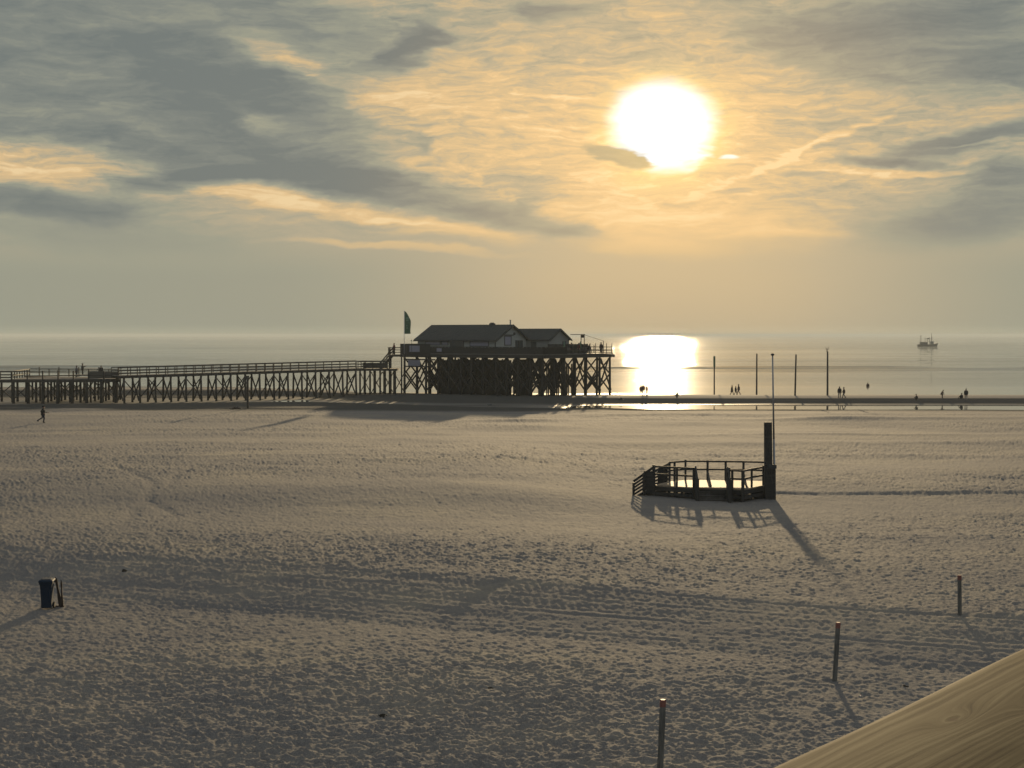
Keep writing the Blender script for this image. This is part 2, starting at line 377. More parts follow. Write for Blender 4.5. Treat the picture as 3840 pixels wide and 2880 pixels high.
# ---------------------------------------------------------------- object helpers
class MB:
    def __init__(s): s.v = []; s.f = []; s.mi = []
    def add(s, vs, fs, mi=0):
        o = len(s.v); s.v += [Vector(v) for v in vs]
        for f in fs: s.f.append([o + i for i in f]); s.mi.append(mi)
        return s
    def beam(s, p, q, w, h, up=(0, 0, 1), w2=None, h2=None, mi=0):   # tapered bar, w sideways, h along up
        p, q = Vector(p), Vector(q); d = (q - p).normalized(); up = Vector(up)
        if abs(d.dot(up)) > .98: up = Vector((0, 1, 0))
        sd = d.cross(up).normalized(); u = sd.cross(d).normalized()
        vs = []
        for c, a, b in ((p, w / 2, h / 2), (q, (w2 or w) / 2, (h2 or h) / 2)):
            vs += [c + sd * a + u * b, c - sd * a + u * b, c - sd * a - u * b, c + sd * a - u * b]
        return s.add(vs, [(0, 1, 2, 3), (7, 6, 5, 4), (0, 4, 5, 1), (1, 5, 6, 2), (2, 6, 7, 3), (3, 7, 4, 0)], mi)
    def box(s, a, b, mi=0):
        x0, y0, z0 = a; x1, y1, z1 = b
        return s.add([(x0, y0, z0), (x1, y0, z0), (x1, y1, z0), (x0, y1, z0), (x0, y0, z1), (x1, y0, z1), (x1, y1, z1), (x0, y1, z1)],
                     [(3, 2, 1, 0), (4, 5, 6, 7), (0, 1, 5, 4), (1, 2, 6, 5), (2, 3, 7, 6), (3, 0, 4, 7)], mi)
    def cyl(s, p, q, r1, r2=None, n=10, mi=0, wob=0, seg=1):
        p, q = Vector(p), Vector(q); r2 = r1 if r2 is None else r2; d = (q - p).normalized()
        a = d.orthogonal().normalized(); b = d.cross(a); vs = []
        for k in range(seg + 1):
            t = k / seg; c = p.lerp(q, t); r = r1 + (r2 - r1) * t
            for i in range(n):
                th = 2 * math.pi * i / n; rr_ = r * (1 + (random.uniform(-wob, wob) if wob else 0))
                vs.append(c + (a * math.cos(th) + b * math.sin(th)) * rr_)
        fs = [tuple(range(n))[::-1], tuple(range(seg * n, seg * n + n))]
        for k in range(seg):
            for i in range(n):
                j = (i + 1) % n; fs.append((k * n + i, k * n + j, (k + 1) * n + j, (k + 1) * n + i))
        return s.add(vs, fs, mi)
    def prism(s, poly, z0, z1, mi=0):            # poly in xy, counter-clockwise
        n = len(poly)
        vs = [(x, y, z0) for x, y in poly] + [(x, y, z1) for x, y in poly]
        fs = [tuple(range(n))[::-1], tuple(range(n, 2 * n))] + [(i, (i + 1) % n, n + (i + 1) % n, n + i) for i in range(n)]
        return s.add(vs, fs, mi)
    def loft(s, rings, mi=0):
        n = len(rings[0]); vs = [v for r in rings for v in r]; fs = [tuple(range(n))[::-1], tuple(range((len(rings) - 1) * n, len(rings) * n))]
        for k in range(len(rings) - 1):
            for i in range(n):
                j = (i + 1) % n; fs.append((k * n + i, k * n + j, (k + 1) * n + j, (k + 1) * n + i))
        return s.add(vs, fs, mi)
    def sphere(s, c, r, n=8, m=6, sc=(1, 1, 1), mi=0):
        rings = []
        for k in range(1, m):
            ph = math.pi * k / m
            rings.append([Vector(c) + Vector((sc[0] * r * math.sin(ph) * math.cos(2 * math.pi * i / n), sc[1] * r * math.sin(ph) * math.sin(2 * math.pi * i / n), -sc[2] * r * math.cos(ph))) for i in range(n)])
        return s.loft(rings, mi)
    def build(s, name, mat, parent=None, world=False, smooth=False, bevel=0):
        me = bpy.data.meshes.new(name)
        off = parent.location if (world and parent is not None) else Vector((0, 0, 0))
        me.from_pydata([tuple(v - off) for v in s.v], [], s.f)
        for m_ in (mat if isinstance(mat, (list, tuple)) else [mat]): me.materials.append(m_)
        me.polygons.foreach_set('material_index', s.mi)
        if smooth: me.polygons.foreach_set('use_smooth', [True] * len(me.polygons))
        o = bpy.data.objects.new(name, me); C.objects.link(o); o.parent = parent
        if bevel:
            bv = o.modifiers.new('bevel', 'BEVEL'); bv.width = bevel; bv.segments = 2; bv.limit_method = 'ANGLE'
        return o
def empty(name, loc, rz=0, label=None, cat=None, group=None):
    o = bpy.data.objects.new(name, None); C.objects.link(o); o.location = loc; o.rotation_euler = (0, 0, rz)
    o.empty_display_size = .2
    if label: tag(o, label, cat, group)
    return o
def tag(o, label, cat, group=None):
    o['label'] = label; o['category'] = cat
    if group: o['group'] = group
    return o
def gp(px, py, z=None):                           # world point on the ground under a picture pixel
    if z is not None: x, y = gpt(px, py, z); return Vector((x, y, z))
    z = 0.
    for _ in range(12):
        x, y = gpt(px, py, z); z = hz(x, y)
    return Vector((x, y, z))
def ztop(py, d): return CAM_H - (py - HORIZON) / F * d
def xat(px, d): return (px - 1920) / F * d

# ---------------------------------------------------------------- object materials
def simple(name, colr, rough=.7, spec=.3, var=.25, scale=(3, 3, 3), metal=0, bump=0, grain=False):
    m, t, b, o = new_mat(name)
    tc = t.node('ShaderNodeTexCoord').outputs['Object']
    n = t.noise(t.mapping(tc, scale=scale), 1, 5, .65)
    c0 = tuple(c * (1 - var) for c in colr); c1 = tuple(min(1, c * (1 + var)) for c in colr)
    t.put(b.inputs['Base Color'], t.ramp(n, [(.3, c0), (.7, c1)]))
    b.inputs['Roughness'].default_value = rough; b.inputs['Specular IOR Level'].default_value = spec
    b.inputs['Metallic'].default_value = metal
    if bump:
        bp = t.node('ShaderNodeBump'); bp.inputs['Distance'].default_value = bump; bp.inputs['Strength'].default_value = .8
        t.l.new(n, bp.inputs['Height']); t.l.new(bp.outputs[0], b.inputs['Normal'])
    return m
M = dict(
    pile=simple('weathered_pile', (.026, .024, .021), .85, .2, .45, (4, 4, .6)),
    timber=simple('tarred_timber', (.034, .032, .028), .8, .2, .4, (2, 2, 9)),
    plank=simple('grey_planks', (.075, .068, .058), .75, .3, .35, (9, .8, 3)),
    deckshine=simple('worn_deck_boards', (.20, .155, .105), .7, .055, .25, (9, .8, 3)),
    wall=simple('pale_boarding', (.27, .275, .24), .7, .2, .10, (.6, .6, 8)),
    wall2=simple('grey_boarding', (.20, .203, .18), .7, .2, .12, (.6, .6, 8)),
    roof=simple('dark_roofing', (.035, .038, .036), .8, .2, .2, (1.5, 1.5, 5)),
    trim=simple('dark_trim', (.032, .033, .031), .6, .3, .2),
    white=simple('white_paint', (.50, .50, .48), .5, .4, .05),
    glass=simple('dark_glass', (.05, .06, .06), .12, .5, .1),
    sign=simple('grey_sign_face', (.22, .21, .24), .5, .4, .06),
    steel=simple('galvanised_steel', (.22, .22, .22), .45, .5, .15, metal=.6),
    green=simple('green_flag_cloth', (.06, .115, .065), .8, .2, .2),
    postgrey=simple('grey_post_wood', (.105, .10, .085), .85, .2, .5, (14, 14, 1.6), bump=.004),
    red=simple('orange_red_paint', (.17, .065, .048), .6, .3, .3, (12, 12, 12)),
    bin=simple('dark_blue_plastic', (.008, .018, .032), .7, .12, .15),
    black=simple('black_rubber', (.012, .012, .012), .7, .3, .2),
    stake=simple('rotten_wood', (.050, .038, .030), .9, .1, .5, (6, 6, 2)),
    weed=simple('dry_seaweed', (.035, .030, .022), .9, .1, .5, (8, 8, 8), bump=.01),
    hull=simple('dark_hull_paint', (.018, .02, .022), .5, .4, .2),
    cabin=simple('grey_cabin_paint', (.10, .105, .10), .5, .4, .1),
    skin=simple('skin', (.30, .17, .12), .6, .3, .08), hair=simple('dark_hair', (.03, .02, .015), .7, .3, .3),
    cl_black=simple('black_cloth', (.018, .017, .018), .9, .1, .2), cl_blue=simple('navy_cloth', (.020, .026, .045), .9, .1, .2),
    cl_brown=simple('brown_cloth', (.070, .045, .032), .9, .1, .2), cl_red=simple('dark_red_cloth', (.11, .025, .022), .9, .1, .2),
    cl_grey=simple('grey_cloth', (.085, .085, .09), .9, .1, .2), cl_tan=simple('pale_cloth', (.25, .22, .18), .9, .1, .2),
)
# ---------------------------------------------------------------- people
SKEL_R = dict(pelvis=.135, waist=.125, chest=.145, neck=.058, chin=.080, head=.098, crown=.070,
              shoulder=.070, elbow=.050, wrist=.034, hip=.095, knee=.064, ankle=.045, heel=.045, toe=.035)
def person(loc, rz, pose='stand', h=1.75, top='cl_black', legs='cl_blue', hair='hair', label='', group=None, hood=False, skirt=False):
    s = h / 1.75
    P = {}
    def legp(side, hipy, knee, ankle):
        P['hip' + side] = Vector((.095 if side == 'r' else -.095, hipy, P['pelvis'].z - .03))
        P['knee' + side] = Vector(knee); P['ankle' + side] = Vector(ankle)
        P['heel' + side] = P['ankle' + side] + Vector((0, -.04, -.045)); P['toe' + side] = P['ankle' + side] + Vector((.0, .15, -.055))
    lean = {'stand': 0, 'walk': .05, 'walk2': .04, 'bend': .45, 'lean': -.12, 'sit': .02, 'crouch': .25, 'photo': .0}[pose]
    pz = {'sit': .16, 'crouch': .38, 'seat': .5}.get(pose, .95)
    P['pelvis'] = Vector((0, 0, pz))
    if pose == 'bend': P['pelvis'] = Vector((0, -.12, .86))
    def up(l, x=0, ex=0): return P['pelvis'] + Vector((x, math.sin(lean) * l + ex, math.cos(lean) * l))
    P['waist'] = up(.15); P['chest'] = up(.38); P['neck'] = up(.53); P['chin'] = up(.60, ex=.02); P['head'] = up(.70, ex=.02); P['crown'] = up(.765, ex=.01)
    for sd, q in (('r', 1), ('l', -1)): P['shoulder' + sd] = up(.455, .175 * q)
    def arm(sd, e, w_):
        P['elbow' + sd] = P['shoulder' + sd] + Vector(e); P['wrist' + sd] = P['elbow' + sd] + Vector(w_)
    if pose == 'walk':
        legp('r', .02, (.10, .12, .50), (.10, .05, .09)); legp('l', -.02, (-.09, -.06, .53), (-.09, -.48, .22))
        arm('r', (.08, -.15, -.24), (-.02, .20, -.14)); arm('l', (-.10, .02, -.28), (.04, .24, -.06))
    elif pose == 'walk2':
        legp('r', 0, (.10, .16, .50), (.10, .22, .09)); legp('l', 0, (-.10, .0, .50), (-.10, -.26, .12))
        arm('r', (.05, -.12, -.26), (.0, .02, -.26)); arm('l', (-.05, .10, -.26), (.0, .14, -.22))
    elif pose == 'sit':
        legp('r', .04, (.16, .34, .46), (.14, .55, .09)); legp('l', .04, (-.14, .36, .44), (-.12, .58, .09))
        arm('r', (.05, .14, -.22), (-.04, .22, -.02)); arm('l', (-.05, .14, -.22), (.04, .22, -.02))
    elif pose == 'crouch':
        legp('r', .04, (.16, .36, .50), (.13, .12, .09)); legp('l', .04, (-.15, .36, .48), (-.12, .08, .09))
        arm('r', (.04, .16, -.22), (.0, .20, -.14)); arm('l', (-.04, .16, -.22), (.0, .20, -.14))
    elif pose == 'bend':
        legp('r', 0, (.10, .02, .48), (.10, .0, .09)); legp('l', 0, (-.10, .05, .48), (-.10, .05, .09))
        arm('r', (.02, .10, -.27), (.0, .08, -.25)); arm('l', (-.02, .10, -.27), (.0, .08, -.25))
    elif pose == 'photo':
        legp('r', 0, (.11, .02, .50), (.12, .0, .09)); legp('l', 0, (-.11, .02, .50), (-.12, .02, .09))
        arm('r', (.10, .12, -.20), (-.08, .24, .14)); arm('l', (-.10, .12, -.20), (.08, .24, .14))
    else:
        legp('r', 0, (.11, .02, .50), (.12, .0, .09)); legp('l', 0, (-.11, .01, .50), (-.13, .02, .09))
        arm('r', (.07, -.03, -.28), (-.02, .10, -.24)); arm('l', (-.07, -.02, -.28), (.02, .08, -.25))
    order = list(P.keys()); idx = {k: i for i, k in enumerate(order)}
    E = [('pelvis', 'waist'), ('waist', 'chest'), ('chest', 'neck'), ('neck', 'chin'), ('chin', 'head'), ('head', 'crown')]
    for sd in 'rl':
        E += [('chest', 'shoulder' + sd), ('shoulder' + sd, 'elbow' + sd), ('elbow' + sd, 'wrist' + sd), ('pelvis', 'hip' + sd), ('hip' + sd, 'knee' + sd), ('knee' + sd, 'ankle' + sd), ('ankle' + sd, 'heel' + sd), ('ankle' + sd, 'toe' + sd)]
    co = [P[k] * s for k in order]; ed = [(idx[a], idx[b]) for a, b in E]; rad = [SKEL_R[k if k in SKEL_R else k[:-1]] * s * (1.15 if k not in ('head', 'crown', 'neck') else 1.05) for k in order]
    # hands: a palm, four curled fingers and a thumb on each side
    for sd, q in (('r', 1), ('l', -1)):
        wv_ = P['wrist' + sd]; dd = (wv_ - P['elbow' + sd]).normalized(); sdv = dd.cross(Vector((q, 0, 0))).normalized(); fw = Vector((-q, 0, 0))
        pm = len(co); co.append((wv_ + dd * .075) * s); rad.append(.030 * s); ed.append((idx['wrist' + sd], pm))
        for k, ln in enumerate((.060, .070, .066, .050)):
            a = len(co); b0 = wv_ + dd * .095 + sdv * (.030 - .020 * k)
            co.append(b0 * s); rad.append(.010 * s); ed.append((pm, a))
            co.append((b0 + dd * ln * .6 + fw * .012) * s); rad.append(.009 * s); ed.append((a, a + 1))
            co.append((b0 + dd * ln + fw * .036) * s); rad.append(.008 * s); ed.append((a + 1, a + 2))
        a = len(co); co.append((wv_ + dd * .055 + sdv * .045) * s); rad.append(.011 * s); ed.append((pm, a))
        co.append((wv_ + dd * .10 + sdv * .062 + fw * .02) * s); rad.append(.009 * s); ed.append((a, a + 1))
    me = bpy.data.meshes.new('body'); me.from_pydata([tuple(v) for v in co], ed, [])
    o = bpy.data.objects.new('body_tmp', me); C.objects.link(o)
    sk = o.modifiers.new('skin', 'SKIN'); sk.use_smooth_shade = True
    for i, sv in enumerate(me.skin_vertices[0].data): sv.radius = (rad[i], rad[i]); sv.use_root = (i == 0)
    sub = o.modifiers.new('sub', 'SUBSURF'); sub.levels = sub.render_levels = 1
    dg = bpy.context.evaluated_depsgraph_get(); dg.update()
    m2 = bpy.data.meshes.new_from_object(o.evaluated_get(dg)); m2.name = 'person'
    bpy.data.objects.remove(o)
    # nose and brow pulled out of the head front
    hd = P['head'] * s
    for v in m2.vertices:
        q = v.co - hd
        if q.length < .16 * s and q.y > .05 * s and abs(q.x) < .02 * s and -.035 * s < q.z < .02 * s: v.co.y += .018 * s
    m2.materials.clear()
    for k in (top, legs, 'skin', 'cl_black'): m2.materials.append(M[k])
    pel = P['pelvis'] * s
    wr = [P['wristr'] * s, P['wristl'] * s]; feet = [P['ankler'] * s, P['anklel'] * s]
    def seg(p, a, b):
        ab = b - a; t_ = max(0, min(1, (p - a).dot(ab) / ab.length_squared)); return (p - a - ab * t_).length
    for f in m2.polygons:
        c = f.center; mi = 0
        dl = min(seg(c, P['hip' + k] * s, P['knee' + k] * s) for k in 'rl'); dl = min(dl, min(seg(c, P['knee' + k] * s, P['ankle' + k] * s) for k in 'rl'))
        dt = min(seg(c, pel, P['chest'] * s), min(seg(c, P['shoulder' + k] * s, P['elbow' + k] * s) for k in 'rl'), min(seg(c, P['elbow' + k] * s, P['wrist' + k] * s) for k in 'rl'))
        if dl < dt: mi = 1
        if min((c - q).length for q in feet) < .12 * s and dl < .3 and c.z < min(feet[0].z, feet[1].z) + .5 and min(((c - q).z) for q in feet if (c - q).length < .14 * s or True) < .0: mi = 3
        if min((c - q).length for q in wr) < .19 * s and min((c - wr[i]).dot((wr[i] - P['elbow' + 'rl'[i]] * s).normalized()) for i in (0, 1) if (c - wr[i]).length < .19 * s) > .01: mi = 2
        if (c - hd).length < .17 * s and c.z > P['neck'].z * s - .0 and (c - P['neck'] * s).length > .03: mi = 2
        f.material_index = mi; f.use_smooth = True
    body = bpy.data.objects.new('person', m2); C.objects.link(body)
    body.location = loc; body.rotation_euler = (0, 0, rz)
    tag(body, label, 'person', group)
    body.scale = (1.15, 1.15, 1.0)
    hb_ = MB(); up_ = (P['crown'] - P['head']).normalized()
    hb_.sphere(P['head'] * s + Vector((0, -.022, .022)) * s, (.118 if hood else .108) * s, 10, 8, (.92, 1.0, 1.02))
    ho_ = hb_.build('hood' if hood else 'hair', M[top if hood else hair], body, smooth=True)
    # jacket hem or skirt
    jk = MB(); ra = []
    for z_, rx, ry in ((-.16 if not skirt else -.42, .21 if not skirt else .27, .165 if not skirt else .22), (-.02, .205, .17), (.12, .185, .155), (.30, .205, .165), (.42, .175, .13)):
        c = P['pelvis'] + (P['chest'] - P['pelvis']).normalized() * z_ if z_ > 0 else P['pelvis'] + Vector((0, 0, z_))
        ra.append([(c + Vector((rx * math.cos(2 * math.pi * i / 12), ry * math.sin(2 * math.pi * i / 12), 0))) * s for i in range(12)])
    if pose in ('sit', 'crouch'): ra = ra[1:]
    jk.loft(ra); jk.build('jacket', M[top], body, smooth=True)
    return body
def on(px, py, h_px=None):
    p = gp(px, py); return p

w_ = person(gp(159, 1586), -1.45, 'walk', 1.74, 'cl_black', 'cl_blue', label='person in a dark hooded jacket walking alone on the sand near the long footbridge', hood=True)
w_.scale = (1.3, 1.3, 1.02)
bag = MB(); bag.loft([[Vector((x, y, z)) for x, y in ((-.13, -.07), (.13, -.07), (.13, .07), (-.13, .07))] for z in (0, .12, .24)])
BG = 'people at the water edge'
G3 = 'three walkers on the sand bank'
for i, (px, py, hp, pose, rz, top, legs, lab, grp, kw) in enumerate([
    (2404, 1481, 1.62, 'stand', .3, 'cl_brown', 'cl_brown', 'person in brown at the left of the group by the sun glitter', 'group standing in the sun glitter', {}),
    (2413, 1482, 1.72, 'stand', -.5, 'cl_brown', 'cl_grey', 'taller middle person of the close pair standing before the sun glitter', 'group standing in the sun glitter', {}),
    (2426, 1482, 1.66, 'stand', -1.2, 'cl_brown', 'cl_brown', 'person in brown a step right of the close pair in the sun glitter', 'group standing in the sun glitter', {}),
    (2543, 1487, 1.55, 'crouch', 1.2, 'cl_tan', 'cl_brown', 'person crouching on the wet sand below the sun glitter', None, {}),
    (2745, 1481, 1.55, 'walk2', -1.4, 'cl_black', 'cl_grey', 'leftmost of three walkers between the first two tall poles', G3, dict(skirt=True)),
    (2759, 1481, 1.40, 'walk2', -1.3, 'cl_black', 'cl_black', 'shorter walker in the middle of three between the tall poles', G3, {}),
    (2771, 1481, 1.72, 'walk2', 1.5, 'cl_brown', 'skin', 'tall thin walker at the right of three, beside the second tall pole', G3, {}),
    (3149, 1487, 1.66, 'stand', 0.1, 'cl_black', 'cl_grey', 'broader person of the pair standing right of the pole with a crossed top', 'pair by the tall pole', {}),
    (3166, 1487, 1.56, 'walk2', 1.2, 'cl_brown', 'cl_grey', 'slimmer person at the right of the pair by the pole with a crossed top', 'pair by the tall pole', {}),
    (3441, 1491, 1.35, 'crouch', 1.4, 'cl_black', 'cl_black', 'person in black crouching on the sand bank, leaning back to the left', BG, {}),
    (3534, 1495, 1.30, 'bend', -1.4, 'cl_brown', 'cl_black', 'small person bending forward at the water edge under the boat', BG, {}),
    (3608, 1498, 1.45, 'sit', .4, 'cl_black', 'cl_black', 'person sitting on the sand beside the tall standing one at the far right', BG, {}),
    (3624, 1491, 1.66, 'stand', 2.6, 'cl_black', 'cl_tan', 'person with bare pale legs standing next to the one sitting at the far right', BG, {}),
]):
    p = gp(px, py); person(p, rz, pose, hp, top, legs, label=lab, group=grp, **kw)
q = Vector((xat(3255, 292), 292, SEA - .95)); person(q, 0, 'stand', 1.6, 'cl_brown', 'cl_brown', label='tiny person wading far out in the shallow water right of the tall poles')
# ---------------------------------------------------------------- footbridge on piles
def cross(mb, p, q, z0, z1, w=.13):
    p, q = Vector(p), Vector(q); n = Vector((-(q - p).y, (q - p).x, 0)).normalized() * .12
    mb.beam(Vector((p.x, p.y, z0)) + n, Vector((q.x, q.y, z1)) + n, w, w)
    mb.beam(Vector((p.x, p.y, z1)) - n, Vector((q.x, q.y, z0)) - n, w, w)
def pile(par, x, y, z1, r, z0=None, lean=(0, 0)):
    g = hz(x, y) if z0 is None else z0
    m = MB().cyl((x + lean[0], y + lean[1], g - .4), (x, y, z1), r * 1.06, r * .94, 9, wob=.03, seg=3)
    return m.build('pile', M['pile'], par, world=True, smooth=True)
def railing(par, pts, h, step, rails, name='railing', rw=.08, pw=.12, mat='timber', posts_as_parts=False, over=.0):
    mb = MB()
    for a, b in zip(pts[:-1], pts[1:]):
        a, b = Vector(a), Vector(b); L = (b - a).length; n = max(1, round(L / step))
        for k in range(n + 1):
            c = a.lerp(b, k / n); mb.beam(c - Vector((0, 0, .15)), c + Vector((0, 0, h + over * (k % 2))), pw, pw)
        for f in rails:
            z = Vector((0, 0, h * f)); d = (b - a).normalized(); sd = Vector((-d.y, d.x, 0)) * (pw / 2 + rw * .3)
            mb.beam(a + z - sd, b + z - sd, rw, .13 if f > .9 else .11)
    return mb.build(name, M[mat], par, world=True)

A = Vector((xat(430, 217), 217, 3.42)); B = Vector((xat(1350, 239), 239, 4.0))
br = empty('footbridge', (A.x, A.y, hz(A.x, A.y)), 0, 'long sloping timber footbridge on crossed piles leading to the stilt building', 'footbridge')
dirv = (B - A); dl = Vector((dirv.x, dirv.y, 0)).normalized(); nv = Vector((-dl.y, dl.x, 0)); W2 = 1.35
mb = MB()
mb.beam(A - nv * 0, B - nv * 0, 2 * W2, .10)
mb.build('deck', M['plank'], br, world=True)
for sg in (-1, 1):
    MB().beam(A + nv * sg * (W2 - .12) + Vector((0, 0, -.2)), B + nv * sg * (W2 - .12) + Vector((0, 0, -.2)), .14, .28).build('girder', M['timber'], br, world=True)
    railing(br, [A + nv * sg * W2 + Vector((0, 0, .05)), B + nv * sg * W2 + Vector((0, 0, .05))], 1.12, 1.38, (.25, .6, 1.), rw=.08)
nb = 17; L = (B - A).length
prev = None
for k in range(nb):
    t_ = (k + .35) / nb; c = A.lerp(B, t_); ends = []
    for sg in (-1, 1):
        e = c + nv * sg * (W2 + .0); pile(br, e.x, e.y, c.z - .1, .15, lean=(nv.x * sg * .22, nv.y * sg * .22)); ends.append(e)
    g = hz(c.x, c.y); mb = MB()
    cross(mb, ends[0], ends[1], g + .35, c.z - .35, .15)
    mb.build('cross_brace', M['pile'], br, world=True)
    if prev and k not in (6, 12):
        mb = MB(); sg = -1 if k % 3 else 1
        a = prev + nv * sg * W2; b = c + nv * sg * W2
        zl, zh = hz(a.x, a.y) + .7, c.z - .6
        mb.beam((a.x, a.y, zl), (b.x, b.y, zh), .10, .13)
        if k % 2: mb.beam((a.x, a.y, zh), (b.x, b.y, zl), .10, .13)
        mb.build('long_brace', M['pile'], br, world=True)
    prev = c

# near viewing platform at the left end
lp = empty('pile_platform', (xat(245, 219), 219, hz(xat(245, 219), 219)), 0, 'low broad timber platform on thick piles at the left, with rails round it', 'platform')
Z = 2.98
poly = [(xat(44, 216), 216), (xat(446, 218.5), 218.5), (xat(446, 228), 228.), (xat(110, 231), 231.)]
MB().prism(poly, Z - .12, Z).build('deck', M['plank'], lp, world=True)
mb = MB()
for (a, b) in ((0, 1), (1, 2), (2, 3), (3, 0)):
    mb.beam((*poly[a], Z - .30), (*poly[b], Z - .30), .16, .34)
mb.build('edge_beam', M['timber'], lp, world=True)
pv_ = lambda i, f, j: Vector((poly[i][0] + (poly[j][0] - poly[i][0]) * f, poly[i][1] + (poly[j][1] - poly[i][1]) * f, Z))
railing(lp, [pv_(0, 0, 1), pv_(0, .999, 1)], 1.12, 1.95, (.42, 1.), pw=.17, rw=.09, over=.12)
railing(lp, [pv_(3, 0, 2), pv_(3, .999, 2)], 1.12, 1.6, (.5, 1.), pw=.13, rw=.08, over=.3)
railing(lp, [pv_(0, 0, 3), pv_(0, .999, 3)], 1.12, 2.2, (.45, 1.), pw=.15, rw=.08)
MB().box((xat(330, 219.2), 219.0, Z + .06), (xat(444, 219.2), 219.08, Z + 1.0)).build('board_screen', M['plank'], lp, world=True)
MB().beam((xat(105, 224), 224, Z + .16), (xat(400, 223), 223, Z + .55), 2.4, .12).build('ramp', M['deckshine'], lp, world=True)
piles_a = []
for k in range(8):
    x = xat(52 + 53 * k, 216.6); yy = 216.3 + .25 * k
    pile(lp, x, yy, Z - .2, .21 if k < 7 else .2); piles_a.append((x, yy))
for r_, yy in enumerate((220.5, 224.5, 228.3)):
    for k in range(9):
        x = xat(95 + 41 * k + (r_ * 13) % 29, yy); pile(lp, x, yy + random.uniform(-.3, .3), Z - .2, .14 + .03 * ((k + r_) % 2))
for k in range(7):
    (x0, y0), (x1, y1) = piles_a[k], piles_a[k + 1]
    mb = MB(); cross(mb, (x0, y0), (x1, y1), .15, Z - .55 if k % 2 else Z - .9, .13); mb.build('cross_brace', M['pile'], lp, world=True)
for k in range(6):
    x0, x1 = xat(170 + 45 * k, 221), xat(230 + 42 * k, 225)
    mb = MB(); cross(mb, (x0, 221), (x1, 225), 0.1, Z - .4, .12); mb.build('cross_brace', M['pile'], lp, world=True)
# bridge running on out of the picture to the left
x0, x1 = xat(-260, 222), xat(60, 222)
lb = empty('footbridge', (x0, 222, hz(x0, 222)), 0, 'short stretch of timber footbridge leaving the picture at the left edge', 'footbridge')
MB().box((x0, 220.6, 2.66), (x1, 223.4, 2.78)).build('deck', M['plank'], lb, world=True)
for yy in (220.7, 223.3):
    MB().beam((x0, yy, 2.5), (x1, yy, 2.5), .14, .3).build('girder', M['timber'], lb, world=True)
    railing(lb, [(x0, yy, 2.78), (x1 - .3, yy, 2.78)], 1.12, 2.2, (.25, .6, 1.), pw=.12, rw=.09)
for k in range(6):
    x = x0 + .6 + k * 2.3
    for yy in (220.9, 223.2): pile(lb, x, yy, 2.5, .17)
    if k: mb = MB(); cross(mb, (x - 2.3, 220.8), (x, 220.8), .1, 2.1, .13); mb.build('cross_brace', M['pile'], lb, world=True)

# lower landing with the stair
ld_ = empty('stair_landing', (xat(1415, 240), 240, hz(xat(1415, 240), 240)), 0, 'low timber landing with the stair climbing up to the stilt building', 'landing')
xa, xb = xat(1346, 239.5), xat(1492, 241)
Z2 = 3.96
MB().box((xa, 238.0, Z2 - .32), (xb, 243, Z2)).build('deck', M['timber'], ld_, world=True)
railing(ld_, [(xa, 238.1, Z2), (xb - 1.4, 238.1, Z2)], 1.12, 1.3, (.3, .62, 1.), pw=.12, rw=.09)
MB().box((xa + .75, 238.22, Z2 + .1), (xb - 1.4, 238.28, Z2 + .92)).build('board_screen', M['plank'], ld_, world=True)
railing(ld_, [(xa, 242.9, Z2), (xb - 1.2, 242.9, Z2)], 1.12, 1.6, (.3, .62, 1.), pw=.12, rw=.09)
for k in range(8):
    x = xa + .25 + k * (xb - xa - .5) / 7
    pile(ld_, x, 238.6, Z2 - .2, .15)
    if k % 2 == 0: pile(ld_, x + .3, 242.4, Z2 - .2, .14)
for k in range(4):
    x = xa + .25 + k * 1.75; mb = MB(); cross(mb, (x, 238.5), (x + 1.7, 238.5), .2, Z2 - .5, .13); mb.build('cross_brace', M['pile'], ld_, world=True)
UL = 6.12                                          # small upper landing
ux0, ux1 = xat(1456, 241), xat(1506, 241)
MB().box((ux0 + .2, 239.2, UL - .30), (ux1 + .3, 242.6, UL)).build('upper_deck', M['timber'], ld_, world=True)
railing(ld_, [(ux0 + .2, 242.5, UL), (ux0 + .2, 239.3, UL), (ux1, 239.3, UL)], 1.1, 1.0, (.35, .68, 1.), pw=.12, rw=.08)
for (x, y) in ((ux0 + .3, 239.4), (ux0 + .3, 242.3), (ux1 + .1, 239.5)): pile(ld_, x, y, UL - .2, .12)
mb = MB(); n = 12
s0 = Vector((ux0 - 1.1, 240.9, Z2)); s1 = Vector((ux0 + .7, 240.9, UL))
for sg in (-.75, .75):
    mb.beam(s0 + Vector((0, sg, -.05)), s1 + Vector((0, sg, -.12)), .07, .34)
for k in range(1, n): c = s0.lerp(s1, k / n); mb.box((c.x - .14, c.y - .72, c.z - .03), (c.x + .14, c.y + .72, c.z + .02))
mb.build('stair', M['timber'], ld_, world=True)
for sg in (-.8, .8):
    mb = MB()
    for k in range(5): c = s0.lerp(s1, k / 4) + Vector((0, sg, 0)); mb.beam(c, c + Vector((0, 0, 1.05)), .08, .08)
    for f in (.55, 1.02): mb.beam(s0 + Vector((0, sg * 1.06, f)), s1 + Vector((0, sg * 1.06, f)), .06, .09)
    mb.build('handrail', M['timber'], ld_, world=True)

